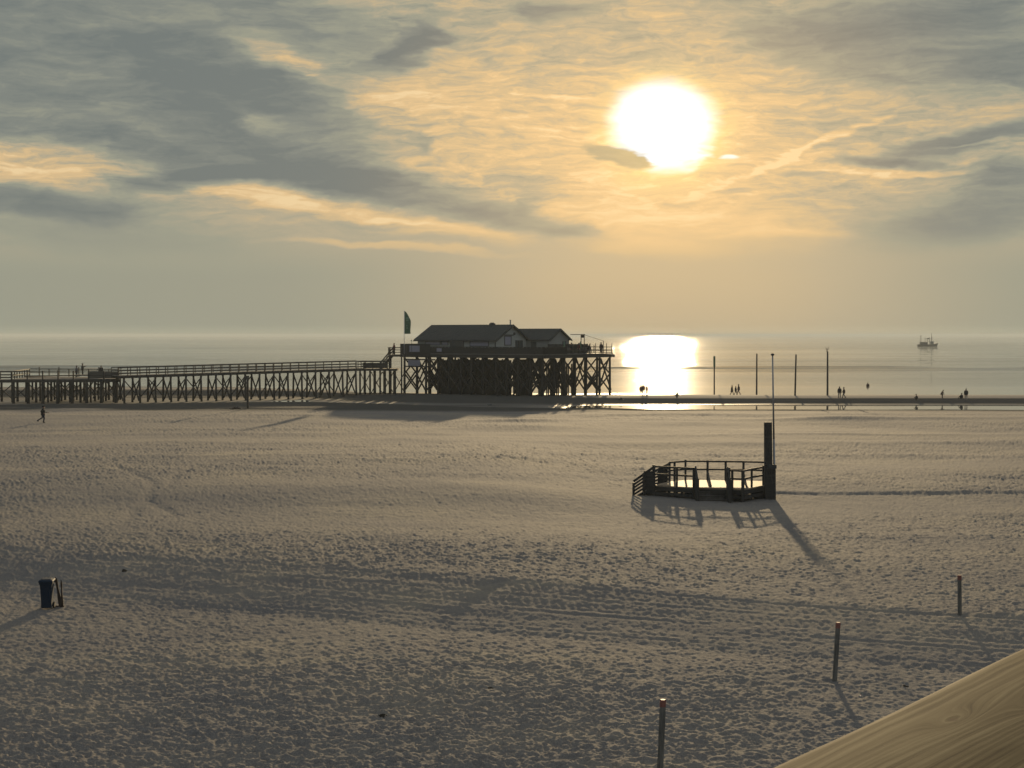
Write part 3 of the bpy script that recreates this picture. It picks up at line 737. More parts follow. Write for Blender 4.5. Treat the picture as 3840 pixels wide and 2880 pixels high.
# people on the timber decks
person(Vector((xat(287, 226), 226, Z + .02)), 1.3, 'stand', 1.68, 'cl_grey', 'cl_black', label='person in grey standing at the left of three on the low pile platform', group='people on the low platform')
person(Vector((xat(309, 225), 225, Z + .30)), -1.5, 'photo', 1.76, 'cl_black', 'cl_black', label='person holding something up to the face on the low pile platform', group='people on the low platform')
person(Vector((xat(379, 226), 226, Z + .05)), .6, 'stand', 1.66, 'cl_black', 'cl_blue', label='person standing apart at the right on the low pile platform', group='people on the low platform')
person(Vector((xat(1478, 240.4), 240.4, UL + .01)), 1.2, 'stand', 1.76, 'cl_red', 'cl_black', label='person in dark red standing at the top of the stair beside the stilt building')
# ---------------------------------------------------------------- the stilt platform and its building
PHI = R(37.0); KX, KY = 4.7, 229.0
def l2w(x, y): c, s = math.cos(PHI), math.sin(PHI); return KX + x * c + y * s, KY - x * s + y * c
DZ = 6.30                                         # deck top
PL, PW = 28.2, 18.9
pf = empty('stilt_platform', (KX, KY, 0), -PHI, 'wide high timber platform on a forest of crossed piles under the building', 'platform')
gz = lambda x, y: hz(*l2w(x, y))
MB().box((-PL, 0, DZ - .14), (0, PW, DZ)).build('deck', M['plank'], pf)
mb = MB()
for y in (.1, PW - .1): mb.beam((-PL, y, DZ - .40), (.35, y, DZ - .40), .2, .46)
for x in (-PL + .12, -.12): mb.beam((x, -.2, DZ - .42), (x, PW + .3, DZ - .42), .2, .40)
mb.build('edge_beam', M['timber'], pf)
k = 0
for x in np.arange(-PL + 1.0, 0, 3.3): MB().beam((x, .2, DZ - .34), (x, PW - .2, DZ - .34), .16, .3).build('joist', M['timber'], pf)
xs_ = np.linspace(-PL + .45, -.45, 13); ys_ = np.linspace(.45, PW - .45, 7)
P_ = {}
for i, x in enumerate(xs_):
    for j, y in enumerate(ys_):
        xx, yy = x + random.uniform(-.22, .22), y + random.uniform(-.22, .22)
        if 0 < j < 6 and (i * 7 + j * 5) % 11 == 0 and i > 9: continue
        P_[i, j] = (xx, yy)
        MB().cyl((xx + random.uniform(-.1, .1), yy, gz(xx, yy) - .4), (xx, yy, DZ - .25), .205 if j in (0, 6) or i in (0, 12) else .19, .165, 9, wob=.03, seg=3).build('pile', M['pile'], pf, smooth=True)
def xbrace(a, b, zl, zh, w=.18):
    mb = MB(); p, q = Vector((*a, 0)), Vector((*b, 0)); n = Vector((-(q - p).y, (q - p).x, 0)).normalized() * .22
    mb.beam((a[0] + n.x, a[1] + n.y, zl), (b[0] + n.x, b[1] + n.y, zh), w, w)
    mb.beam((a[0] - n.x, a[1] - n.y, zh), (b[0] - n.x, b[1] - n.y, zl), w, w)
    BR.append((a[1] + b[1], mb))
BR = []
for (i, j) in list(P_):
    if (i + 1, j) in P_ and (j in (0, 6, 3, 2) or (i + j) % 2 == 0):
        xbrace(P_[i, j], P_[i + 1, j], .5, 3.2); 
        if j in (0, 2, 3, 6): xbrace(P_[i, j], P_[i + 1, j], 3.2, 5.7)
    if (i, j + 1) in P_ and (i in (12, 0, 6, 8, 9, 10) or (i * 2 + j) % 3 == 0):
        xbrace(P_[i, j], P_[i, j + 1], .5, 5.5 if (i + j) % 2 else 3.4)
BR.sort(key=lambda q: q[0]); rest = MB()
for k, (_, mb) in enumerate(BR):
    if k < 96: mb.build('cross_brace', M['pile'], pf)
    else: rest.add(mb.v, mb.f)
if rest.v: rest.build('inner_braces', M['pile'], pf)['kind'] = 'stuff'
# boarded store room hidden between the piles
ms = MB(); 
for k in range(49):
    x = -26.4 + k * .32
    if random.random() < .86: ms.box((x, 7.1, gz(x, 7.1) - .2), (x + .30, 7.16 + .02 * (k % 2), DZ - .75 - random.random() * .5))
for k in range(10):
    y = 7.3 + k * .32; ms.box((-10.66, y, gz(-10.6, y) - .2), (-10.60 - .02 * (k % 2), y + .30, DZ - .95))
ms.build('board_screen', M['timber'], pf)
ms = MB()
for k in range(26): x = -25.6 + k * .32; ms.box((x, 13.3, gz(x, 13.3) - .2), (x + .30, 13.36 + .02 * (k % 2), DZ - 1.2))
ms.build('board_screen', M['timber'], pf)
ms = MB()
for k in range(22): x = -9.6 + k * .32; ms.box((x, 12.2, gz(x, 12.2) - .2), (x + .24, 12.26, DZ - 1.6)) if k % 3 else None
ms.build('board_screen', M['timber'], pf)

# boarded windbreak railings
def lrail(pts, h, step, rails, board=None, over=0, name='railing', pw=.1, rw=.06):
    mb = MB()
    for a, b in zip(pts[:-1], pts[1:]):
        a, b = Vector(a), Vector(b); n = max(1, round((b - a).length / step)); d = (b - a).normalized(); sd = Vector((-d.y, d.x, 0))
        for k in range(n + 1):
            c = a.lerp(b, k / n); mb.beam(c, c + Vector((0, 0, h + over)), pw, pw)
        for f in rails: mb.beam(a + Vector((0, 0, h * f)) + sd * .09, b + Vector((0, 0, h * f)) + sd * .09, rw, .09)
        if board:
            m = int((b - a).length / .22)
            for k in range(m):
                c = a.lerp(b, (k + .5) / m) - sd * .085; mb.beam(c + Vector((0, 0, .02)), c + Vector((0, 0, board - .03 * (k % 3))), .20, .025)
    return mb.build(name, M['timber'], pf)
lrail([(-PL + .1, .12, DZ), (-.12, .12, DZ)], 1.1, 1.8, (.95,), 1.02)
lrail([(-.12, .12, DZ), (-.12, 6.2, DZ)], 1.15, 1.6, (.95,), 1.05)
lrail([(-.12, 6.3, DZ), (-.12, 18.7, DZ)], 1.05, 1.55, (.12, .45), None, .55, pw=.075)
# glass windscreens between the tall terrace posts
for k in range(8):
    y = 6.45 + k * 1.55
    if k > 5: break
lrail([(-.2, PW - .12, DZ), (-7, PW - .12, DZ)], 1.05, 1.6, (.5, .95), None, .2)
# lower block at the left end: windbreak walls with sign boards
mb = MB(); 
mb.box((-PL - .02, -.05, DZ - .45), (-PL + .06, 8.0, DZ + 1.5)); mb.box((-PL + .08, -.06, DZ - .45), (-PL + 6.2, .02, DZ + 1.5))
mb.build('windbreak_wall', M['timber'], pf)
MB().box((-PL + 2.0, -.14, DZ + .22), (-PL + 4.1, -.10, DZ + 1.2)).build('sign_board', M['sign'], pf)
MB().box((-PL + 7.6, -.12, DZ + .28), (-PL + 8.6, -.08, DZ + .82)).build('sign_board', M['sign'], pf)
MB().box((-PL + 1.7, -.15, DZ - 2.0), (-PL + 4.2, -.09, DZ - 1.1)).build('sign_board', M['sign'], pf)
mb = MB(); mb.beam((-PL + 1.0, -.02, DZ - 1.0), (-PL + 7.2, -.02, DZ - 1.0), .12, .2); mb.beam((-PL + 1.0, -.02, DZ - 2.1), (-PL + 7.2, -.02, DZ - 2.1), .12, .2)
mb.build('edge_beam', M['timber'], pf)

# the main house
HX, HY, HL, HW = -11.7, 3.5, 15.9, 8.1
EZ, RZ = 8.52, 10.70
hs_loc = l2w(HX - HL / 2, HY)
hs = empty('wooden_house', (hs_loc[0], hs_loc[1], DZ), -PHI, 'long dark roofed wooden house with pale gable standing on the stilt platform', 'building')
def HB(fn, name, mat, smooth=False):              # builder in platform coordinates, parented to the house
    mb = MB(); fn(mb); o = Vector((HX - HL / 2, HY, DZ)); mb.v = [v - o for v in mb.v]; return mb.build(name, mat, hs, smooth=smooth)
def gable_block(x0, x1, y0, y1, ez, rz):
    ym = (y0 + y1) / 2
    def fn(m):
        vs = []
        for x in (x0, x1): vs += [(x, y0, DZ), (x, y1, DZ), (x, y1, ez), (x, ym, rz - .12), (x, y0, ez)]
        m.add(vs, [(0, 1, 2, 3, 4), (9, 8, 7, 6, 5), (0, 4, 9, 5), (4, 3, 8, 9), (3, 2, 7, 8), (2, 1, 6, 7), (1, 0, 5, 6)])
    return fn
def roof(x0, x1, y0, y1, ez, rz, ov=.45):
    ym = (y0 + y1) / 2; sl = (rz - ez) / (ym - y0)
    def fn(m):
        for sg, ya in ((-1, y0 - ov), (1, y1 + ov)):
            za = ez - sl * ov + .02
            vs = []
            for x in (x0 - ov, x1 + ov): vs += [(x, ya, za), (x, ym, rz), (x, ym, rz + .14), (x, ya, za + .14)]
            m.add(vs, [(0, 1, 2, 3), (7, 6, 5, 4), (0, 4, 5, 1), (3, 2, 6, 7), (0, 3, 7, 4)])
        # roof seams as low ribs
        n = int((x1 - x0 + 2 * ov) / .6)
        for k in range(n + 1):
            x = x0 - ov + .03 + k * (x1 - x0 + 2 * ov - .06) / n
            for ya in (y0 - ov, y1 + ov): m.beam((x, ya, ez - sl * ov + .18), (x, ym, rz + .16), .03, .03)
    return fn
HB(gable_block(HX - HL, HX, HY, HY + HW, EZ, RZ), 'wall', M['wall'])
HB(roof(HX - HL, HX, HY, HY + HW, EZ, RZ), 'roof', M['roof'])
WX, WY, WW, WL = -7.4, 11.75, 5.5, 13.
WE, WR = 8.50, 10.08
HB(gable_block(WX - WL, WX, WY, WY + WW, WE, WR), 'wing_wall', M['wall2'])
HB(roof(WX - WL, WX, WY, WY + WW, WE, WR, .35), 'wing_roof', M['roof'])
def barge(x, y0, y1, ez, rz, ov):                 # verge boards of a gable end
    ym = (y0 + y1) / 2; sl = (rz - ez) / (ym - y0)
    def fn(m):
        for ya in (y0 - ov, y1 + ov): m.beam((x, ya, ez - sl * ov - .05), (x, ym, rz - .05), .05, .2)
    return fn
HB(barge(HX + .48, HY, HY + HW, EZ, RZ, .45), 'verge_board', M['trim'])
HB(barge(HX - HL - .48, HY, HY + HW, EZ, RZ, .45), 'verge_board', M['trim'])
HB(barge(WX + .38, WY, WY + WW, WE, WR, .35), 'verge_board', M['trim'])
def sub(parent_part, fn, name, mat):
    mb = MB(); fn(mb); o = Vector((HX - HL / 2, HY, DZ)); mb.v = [v - o for v in mb.v]; return mb.build(name, mat, parent_part)
def gwin(x, y0, y1, z0, z1, pane='glass', fr='trim', t=.10):   # window in a gable end (normal +x)
    def f(m):
        m.box((x, y0 - t, z0 - t), (x + .07, y1 + t, z0)); m.box((x, y0 - t, z1), (x + .07, y1 + t, z1 + t))
        m.box((x, y0 - t, z0 + .001), (x + .07, y0, z1 - .001)); m.box((x, y1, z0 + .001), (x + .07, y1 + t, z1 - .001))
    p = HB(f, 'window', M[fr]); sub(p, lambda m: m.box((x + .01, y0, z0), (x + .035, y1, z1)), 'pane', M[pane]); return p
def fwin(y, x0, x1, z0, z1, pane='glass', fr='trim', t=.1, name='window'):
    def f(m):
        m.box((x0 - t, y - .07, z0 - t), (x1 + t, y, z0)); m.box((x0 - t, y - .07, z1), (x1 + t, y, z1 + t))
        m.box((x0 - t, y - .07, z0 + .001), (x0, y, z1 - .001)); m.box((x1, y - .07, z0 + .001), (x1 + t, y, z1 - .001))
    p = HB(f, name, M[fr]); sub(p, lambda m: m.box((x0, y - .035, z0), (x1, y - .01, z1)), 'pane', M[pane]); return p
gwin(HX, HY + 2.3, HY + 3.9, DZ + 1.35, DZ + 2.65, 'sign')
HB(lambda m: m.box((HX, HY + 2.0, DZ + 2.80), (HX + .10, HY + 4.6, DZ + 2.95)), 'shutter_rail', M['trim'])
HB(lambda m: m.sphere((HX + .1, HY + 4.75, DZ + 3.1), .24, 8, 6, (.5, 1, 1)), 'gable_lamp', M['trim'])
gwin(HX, HY + 5.2, HY + 5.75, DZ + .05, DZ + 1.95)
gwin(HX, HY + 6.05, HY + 6.9, DZ + .05, DZ + 1.95)
gwin(WX, WY + 3.7, WY + 4.5, DZ + 1.0, DZ + 1.8)
fwin(WY, WX - 3.4, WX - 2.6, DZ + .75, DZ + 1.75)
fwin(HY, HX - 14.2, HX - 11.2, DZ + 1.35, DZ + 1.8, 'sign'); fwin(HY, HX - 10.8, HX - 9.6, DZ + 1.35, DZ + 1.8, 'sign')
fwin(HY, HX - 9.0, HX - 6.4, DZ + .03, DZ + 1.85, 'glass', name='door')
fwin(HY, HX - 5.0, HX - 1.4, DZ + 1.2, DZ + 1.85, 'sign')
HB(lambda m: m.box((HX - .12, HY - .06, DZ), (HX + .05, HY - .0, EZ - .05)), 'corner_board', M['trim'])
HB(lambda m: (m.beam((HX - HL - .5, HY - .53, EZ - .28), (HX + .5, HY - .53, EZ - .28), .12, .12)), 'gutter', M['trim'])
HB(lambda m: (m.box((HX - 4.2, HY + HW / 2 - .28, RZ - .1), (HX - 3.4, HY + HW / 2 + .28, RZ + .34)), m.box((HX - 4.05, HY + HW / 2 - .18, RZ + .34), (HX - 3.55, HY + HW / 2 + .18, RZ + .46))), 'chimney', M['trim'])
HB(lambda m: (m.cyl((HX - .2, HY + HW / 2, RZ - .1), (HX - .2, HY + HW / 2, RZ + .78), .10, .10, 10), m.cyl((HX - .2, HY + HW / 2, RZ + .78), (HX - .2, HY + HW / 2, RZ + .86), .15, .13, 10)), 'flue_pipe', M['steel'])
HB(lambda m: (m.box((WX + .37, WY + WW - .2, 9.22), (WX + 2.3, WY + WW + 1.2, 9.32)), m.beam((WX + 2.2, WY + WW + .2, 9.2), (WX + 2.2, WY + WW + .2, DZ + .0), .09, .09),
              m.beam((WX + 2.2, WY + WW + 1.1, 9.2), (WX + 2.2, WY + WW + 1.1, DZ + .0), .09, .09), m.box((WX + 1.6, WY + WW + .95, 8.75), (WX + 2.25, WY + WW + 1.15, 9.21))), 'awning', M['trim'])
HB(lambda m: m.beam((WX + 2.1, WY + WW + 1.0, 9.27), (WX + 5.8, WY + WW + 1.2, DZ + 1.95), .05, .05), 'awning_arm', M['trim'])
HB(lambda m: m.beam((WX + 5.8, WY + WW + 1.2, DZ + 2.0), (WX + 5.8, WY + WW + 1.2, DZ + .0), .08, .08), 'awning_post', M['trim'])
# low terrace shed block beside the wing
lrail([(-7.2, 11.2, DZ), (-4.2, 11.2, DZ), (-4.2, 17.8, DZ)], 1.5, 1.5, (.95,), 1.42, name='terrace_screen')

# flag
fx, fy = xat(1516, 241), 241.
fl = empty('feather_flag', (fx, fy, DZ), 0, 'tall green feather flag on a thin white pole left of the long dark roof', 'flag')
MB().cyl((fx, fy, DZ - .1), (fx, fy, ztop(1165, fy)), .045, .03, 8).build('pole', M['white'], fl, world=True, smooth=True)
zt, zb_ = ztop(1166, fy), ztop(1252, fy); n = 22; vs = []; ws_ = []
for k in range(n + 1):
    q = k / n; wd = .96 * (min(1, (q / .42)) ** .62 if q < .42 else 1) * (1 - .03 * math.sin(q * 9)); z = zt + (zb_ - zt) * q
    ws_.append((z, wd))
mb = MB(); vv = []
nx = 6
for z, wd in ws_:
    for j in range(nx + 1):
        u = j / nx; vv.append(Vector((fx + .05 + u * wd, fy + .09 * math.sin(u * 5 + z * 1.3) * u, z)))
m0 = len(vv); vv += [v + Vector((0, .012, 0)) for v in vv]
fs = []
for k in range(n):
    for j in range(nx):
        a = k * (nx + 1) + j; fs.append((a, a + 1, a + nx + 2, a + nx + 1)); fs.append((m0 + a, m0 + a + nx + 1, m0 + a + nx + 2, m0 + a + 1))
mb.add(vv, fs); sail = mb.build('sail', M['green'], fl, world=True, smooth=True)
mk = MB()
for (u0, u1, q0, q1) in ((.25, .85, .28, .36), (.30, .62, .38, .44), (.66, .80, .38, .44), (.3, .5, .62, .66), (.35, .55, .72, .78)):
    z0, z1 = zt + (zb_ - zt) * q0, zt + (zb_ - zt) * q1
    mk.box((fx + .05 + u0 * .9, fy - .02 + .09 * math.sin(u0 * 5 + z0 * 1.3) * u0 - .03, z1), (fx + .05 + u1 * .9, fy - .02 + .09 * math.sin(u0 * 5 + z0 * 1.3) * u0 - .024, z0))
mk.v = [v - fl.location for v in mk.v]
mk.build('flag_marking', simple('faded_white_print', (.16, .24, .16), .8, .2, .1), sail)
lx = xat(1544, 240.5)
ll = empty('deck_lamp', (lx, 240.5, DZ + 1.0), 0, 'small hooked lamp on a short post left of the house eave', 'lamp')
MB().cyl((lx, 240.5, DZ), (lx, 240.5, ztop(1277, 240.5)), .035, .03, 8).build('post', M['trim'], ll, world=True)
MB().cyl((lx - .16, 240.5, ztop(1278, 240.5)), (lx + .06, 240.5, ztop(1275, 240.5)), .07, .04, 8).build('lamp_head', M['trim'], ll, world=True)

# guests, table and chairs, folded parasols on the right terrace
def tl(x, y, z=0): a, b = l2w(x, y); return Vector((a, b, DZ + z))
person(tl(-1.2, 9.0), 1.0, 'stand', 1.70, 'cl_black', 'cl_black', label='guest in black standing at the left end of the open terrace rail', group='terrace guests')
person(tl(-1.6, 11.6, -.0), 2.2, 'stand', 1.66, 'cl_red', 'cl_black', label='guest in dark red standing in the middle of the terrace near the awning post', group='terrace guests')
person(tl(-1.1, 13.6), -1.0, 'bend', 1.64, 'cl_black', 'cl_grey', label='guest bending forward over the terrace bench', group='terrace guests')
person(tl(-1.0, 16.9), .6, 'stand', 1.72, 'cl_brown', 'cl_black', label='guest in brown standing nearest the far right corner of the terrace', group='terrace guests')
for k, (x, y, lab) in enumerate(((-2.4, 10.2, 'dark terrace bench with back left of the awning post'), (-2.2, 14.9, 'dark terrace bench with back near the right corner of the deck'))):
    w0 = tl(x, y); b_ = empty('bench', w0, -PHI + 1.2, lab, 'bench', 'terrace benches')
    MB().box((-.8, -.25, .40), (.8, .25, .46)).build('seat', M['plank'], b_); MB().box((-.8, .22, .55), (.8, .27, .95)).build('backrest', M['plank'], b_)
    for sx_ in (-.65, .65):
        MB().box((sx_ - .04, -.2, 0), (sx_ + .04, -.12, .40)).build('leg', M['trim'], b_); MB().box((sx_ - .04, .15, 0), (sx_ + .04, .215, .93)).build('leg', M['trim'], b_)
for k, (y, hh, lab) in enumerate(((8.2, 2.0, 'folded parasol left of the open terrace rail'), (12.6, 1.9, 'folded green parasol at the middle of the terrace'))):
    w0 = tl(-2.0, y); p_ = empty('parasol', w0, 0, lab, 'parasol', 'folded terrace parasols')
    MB().cyl((0, 0, 0), (0, 0, hh), .03, .025, 8).build('pole', M['trim'], p_)
    MB().loft([[Vector((r * math.cos(2 * math.pi * i / 9) * (1 + .25 * (i % 2)), r * math.sin(2 * math.pi * i / 9) * (1 + .25 * (i % 2)), z)) for i in range(9)] for z, r in ((.7, .10), (.9, .17), (1.3, .15), (hh - .05, .04))]).build('folded_canopy', M['green'], p_)
    MB().cyl((0, 0, 0), (0, 0, .1), .25, .22, 12).build('base', M['trim'], p_)
# ---------------------------------------------------------------- things standing on the beach
def tall_pole(px, ptop, pbase, r, label, cap=None, lean=0.):
    p = gp(px, pbase); zt = ztop(ptop, p.y)
    o = empty('mooring_pole', p, 0, label, 'pole', 'tall poles in the sand bank')
    MB().cyl((0, 0, -.5), (lean, 0, zt - p.z), r * 1.1, r * .85, 10, wob=.04, seg=6).build('shaft', M['pile'], o, smooth=True)
    return o, zt - p.z, lean
o, h, l = tall_pole(2679, 1336, 1480, .11, 'leftmost tall pole in the sand bank, its upper third wrapped in a thicker sleeve', lean=-.02)
MB().cyl((0, 0, h - 1.75), (-.02, 0, h + .02), .17, .17, 10).build('sleeve', M['green'], o)
tall_pole(2838, 1326, 1480, .13, 'plain tall pole on the sand bank just left of the thin flagpole')
tall_pole(2982, 1329, 1483, .13, 'slightly leaning tall pole on the sand bank just right of the thin flagpole', lean=.12)
o, h, l = tall_pole(3104, 1318, 1485, .14, 'tallest pole in the sand bank, topped by a small crossed mark', lean=-.03)
mb = MB(); mb.beam((-.25, 0, h - .05), (.12, 0, h + .62), .06, .06); mb.beam((.05, .07, h - .05), (-.32, .07, h + .62), .06, .06); mb.beam((-.3, -.06, h + .3), (.15, -.06, h + .3), .05, .05)
mb.build('cross_mark', M['trim'], o)

p = gp(928, 1533)
o = empty('wooden_post', p, 0, 'dark round post in front of the long footbridge beside a heap of driftwood', 'post')
MB().cyl((0, 0, -.4), (0, 0, ztop(1424, p.y) - p.z), .13, .14, 10, wob=.03, seg=5).build('shaft', M['pile'], o, smooth=True)
zc = ztop(1424, p.y) - p.z
MB().cyl((0, 0, zc), (0, 0, zc + .5), .19, .20, 10).build('cap', M['trim'], o)
def heap(px, py, rx, ry, h, name, label, cat, mat='weed', n=9, group=None):
    p = gp(px, py); mb = MB()
    for k in range(n):
        a = random.uniform(0, 6.28); q = random.uniform(0, .75)
        x, y = rx * q * math.cos(a), ry * q * math.sin(a); l = random.uniform(.35, .8) * rx; th = random.uniform(0, 3.14); hh = h * (1 - q) * random.uniform(.6, 1.1)
        d = Vector((math.cos(th), math.sin(th), random.uniform(-.1, .18))) * l * .5
        mb.cyl(Vector((x, y, hh * .5)) - d, Vector((x, y, hh * .5)) + d, hh * .42 + .012, hh * .2 + .01, 6, wob=.25, seg=3)
    mb.sphere((0, 0, h * .15), 1, 9, 6, (rx * .6, ry * .6, h * .55))
    o = mb.build(name, M[mat]); o.location = p - Vector((0, 0, .01)); return tag(o, label, cat, group)
heap(884, 1534, .95, .5, .34, 'driftwood', 'low heap of driftwood just left of the dark round post', 'driftwood', 'stake', 14)
heap(460, 2146, .16, .14, .12, 'seaweed', 'small dark clump of seaweed up the beach from the rubbish bin', 'seaweed', group='dark clumps on the sand')
heap(1850, 2588, .28, .2, .07, 'seaweed', 'flat dark clump of seaweed low in the middle of the sand', 'seaweed', group='dark clumps on the sand')
heap(1430, 2695, .13, .12, .07, 'seaweed', 'smallest dark clump, nearest the bottom edge left of the middle', 'seaweed', group='dark clumps on the sand')
heap(3400, 2583, .12, .10, .05, 'seaweed', 'dark scrap lying between the middle marker post and the wooden handrail', 'seaweed', group='dark clumps on the sand')
heap(2328, 1491, .55, .4, .45, 'mooring_stone', 'dark round lump on the sand just right of the stilt platform', 'stone', 'trim', 5)
mb = MB(); mb.box((-.28, -.2, 0), (.28, .2, .22)); o = mb.build('plastic_box', M['cabin'], bevel=.03); o.location = gp(1835, 1521); o.rotation_euler = (0, 0, .4); tag(o, 'small pale box lying on the wet sand in front of the stilt piles', 'box')

# marker posts with painted tops
def marker(px, pb, h, lean, label, rz=0.):
    p = gp(px, pb); o = empty('marker_post', p, rz, label, 'post', 'marker posts with painted tops')
    n = 10; lx_, ly = lean
    def ring(z, r): return [Vector((lx_ * z / h + r * math.cos(2 * math.pi * i / n), ly * z / h + r * math.sin(2 * math.pi * i / n), z)) for i in range(n)]
    hc = h - .15
    rings = [[v * 1 for v in ring(z, .064 * random.uniform(.95, 1.05))] for z in (-.3, 0, .3 * h, .6 * h, .8 * h, hc)]
    MB().loft(rings).build('shaft', M['postgrey'], o, smooth=False, bevel=0)
    MB().loft([ring(hc, .067), ring(h - .015, .067), ring(h, .056)]).build('painted_top', M['red'], o)
    # scoured hollow mound at the foot
    return o
marker(2480, 2905, 1.52, (.06, .02), 'nearest marker post with orange-red top, its foot cut off by the bottom edge')
marker(3138, 2562, 1.56, (.09, .03), 'middle marker post with a faded top, leaning slightly right')
marker(3608, 2310, 1.23, (-.02, .0), 'farthest marker post with a dull red top, near the right edge above the handrail')

# wheelie bin
p = gp(168, 2288)
bn = empty('rubbish_bin', p, .12, 'dark blue wheeled rubbish bin standing on the sand at the left', 'bin')
def rrect(cx, cy, w, d, z, r=.04, n=3):
    out = []
    for (sx_, sy_, a0) in ((1, 1, 0), (-1, 1, 90), (-1, -1, 180), (1, -1, 270)):
        for k in range(n + 1):
            a = R(a0 + 90 * k / n); out.append(Vector((cx + sx_ * (w / 2 - r) + r * math.cos(a), cy + sy_ * (d / 2 - r) + r * math.sin(a), z)))
    return out
rings = [rrect(0, 0, .32, .40, .06), rrect(0, 0, .335, .42, .25), rrect(0, 0, .375, .48, .70), rrect(0, 0, .40, .52, .86), rrect(0, 0, .45, .57, .865), rrect(0, 0, .45, .57, .93)]
MB().loft(rings).build('body', M['bin'], bn, smooth=False)
MB().loft([rrect(0, -.01, .47, .60, .935), rrect(0, -.01, .475, .605, .965), rrect(0, -.01, .44, .56, 1.0), rrect(0, 0, .28, .36, 1.03)]).build('lid', M['bin'], bn)
MB().cyl((-.22, .31, .93), (.22, .31, .93), .016, .016, 8).build('handle', M['black'], bn)
for sx_ in (-.19, .19): MB().cyl((sx_ - .03, .20, .10), (sx_ + .03, .20, .10), .10, .10, 16).build('wheel', M['black'], bn)
# split stakes next to the bin
p = gp(214, 2281); st = empty('split_stake', p, .1, 'pair of dark splintered stakes with a foot board beside the rubbish bin', 'stakes')
def stakem(x0, x1, h, w, sp):
    mb = MB(); n = 7; prev = None; rings = []
    for k in range(n + 1):
        q = k / n; cx = x0 + (x1 - x0) * q; ww = w * (1.0 + .25 * math.sin(q * 7)) * (1 - .25 * q); z = h * q
        rings.append([Vector((cx - ww, -.03, z)), Vector((cx + ww, -.035, z + (sp * .3 if k == n else 0))), Vector((cx + ww * .9, .03, z)), Vector((cx - ww * .9, .03, z + (sp if k == n else 0)))])
    mb.loft(rings); return mb
stakem(.06, -.10, .93, .055, .10).build('stake', M['stake'], st)
stakem(.10, .075, .80, .035, .14).build('stake', M['stake'], st)
MB().box((-.20, -.035, -.02), (.15, .035, .05)).build('foot_board', M['stake'], st)
stakem(.02, -.055, .72, .03, -.1).build('stake', M['stake'], st)

# ---------------------------------------------------------------- little ramped deck
D0 = gp(2640, 1878)
dk = empty('beach_deck', D0, 0, 'low weathered timber deck with railings, a side ramp and steps, alone on the sand', 'deck')
DH = .66; g0 = D0.z
def dp(px, py, z=DH):                              # point at deck height, relative to the deck origin
    zz_ = g0 + z; d = (CAM_H - zz_) * F / (py - HORIZON); return Vector(((px - 1920) / F * d, d, zz_))
front = [dp(2453, 1820), dp(2600, 1829), dp(2725, 1833), dp(2788, 1836), dp(2880, 1818)]
back = [dp(2892, 1806), dp(2790, 1803), dp(2655, 1801), dp(2572, 1801), dp(2512, 1806)]
pol = [(v.x, v.y) for v in front + back]
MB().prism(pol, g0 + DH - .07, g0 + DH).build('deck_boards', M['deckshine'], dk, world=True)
mb = MB(); pts = front + back
for a, b in zip(pts, pts[1:] + pts[:1]):
    a = a.copy(); b = b.copy(); dd = (b - a).normalized() * .0
    mb.beam(a + Vector((0, 0, -.19)), b + Vector((0, 0, -.19)), .09, .24)
    mb.beam(a + Vector((0, 0, -.47)), b + Vector((0, 0, -.47)), .07, .20)
mb.build('skirt_board', M['timber'], dk, world=True)
def dpost(v, h, w, base=-.75, name='post'): 
    return MB().beam((v.x, v.y, v.z + base), (v.x, v.y, v.z + h), w, w).build(name, M['timber'], dk, world=True)
RH = 1.12
fr_posts = [(dp(2453, 1820), 1.14, .16), (dp(2540, 1825), 1.05, .11), (dp(2606, 1829), 1.12, .20), (dp(2733, 1833), 1.16, .20), (dp(2748, 1834), 1.05, .12), (dp(2788, 1836), 1.05, .16), (dp(2821, 1828), 1.05, .11), (dp(2868, 1819), 1.1, .2)]
for v, h, w_ in fr_posts: dpost(v, h, w_)
bk_posts = [(dp(2512, 1806), 1.12, .12), (dp(2531, 1804), 1.12, .12), (dp(2572, 1801), 1.2, .11), (dp(2655, 1801), 1.16, .12), (dp(2723, 1802), 1.12, .12), (dp(2790, 1803), 1.12, .12), (dp(2892, 1806), 1.1, .14)]
for v, h, w_ in bk_posts: dpost(v, h, w_)
def drail(seq, fs, w=.07):
    mb = MB()
    for f in fs:
        for a, b in zip(seq[:-1], seq[1:]): mb.beam(a + Vector((0, -.04, RH * f)), b + Vector((0, -.04, RH * f)), w, .10)
    return mb.build('railing', M['timber'], dk, world=True)
up_ = lambda v, z: v + Vector((0, 0, z))
drail([p_[0] for p_ in fr_posts[:3]], (.94, .56)); drail([p_[0] for p_ in fr_posts[3:]], (.90, .50)); drail([p_[0] for p_ in bk_posts], (.98, .56))
# leaning stays inside the railing
mb = MB(); a = dp(2655, 1801); b = dp(2668, 1827); mb.beam(up_(a, .5), up_(b, .02), .10, .06); a = dp(2790, 1803); b = dp(2802, 1829); mb.beam(up_(a, .45), up_(b, .02), .10, .06); mb.build('stay', M['timber'], dk, world=True)
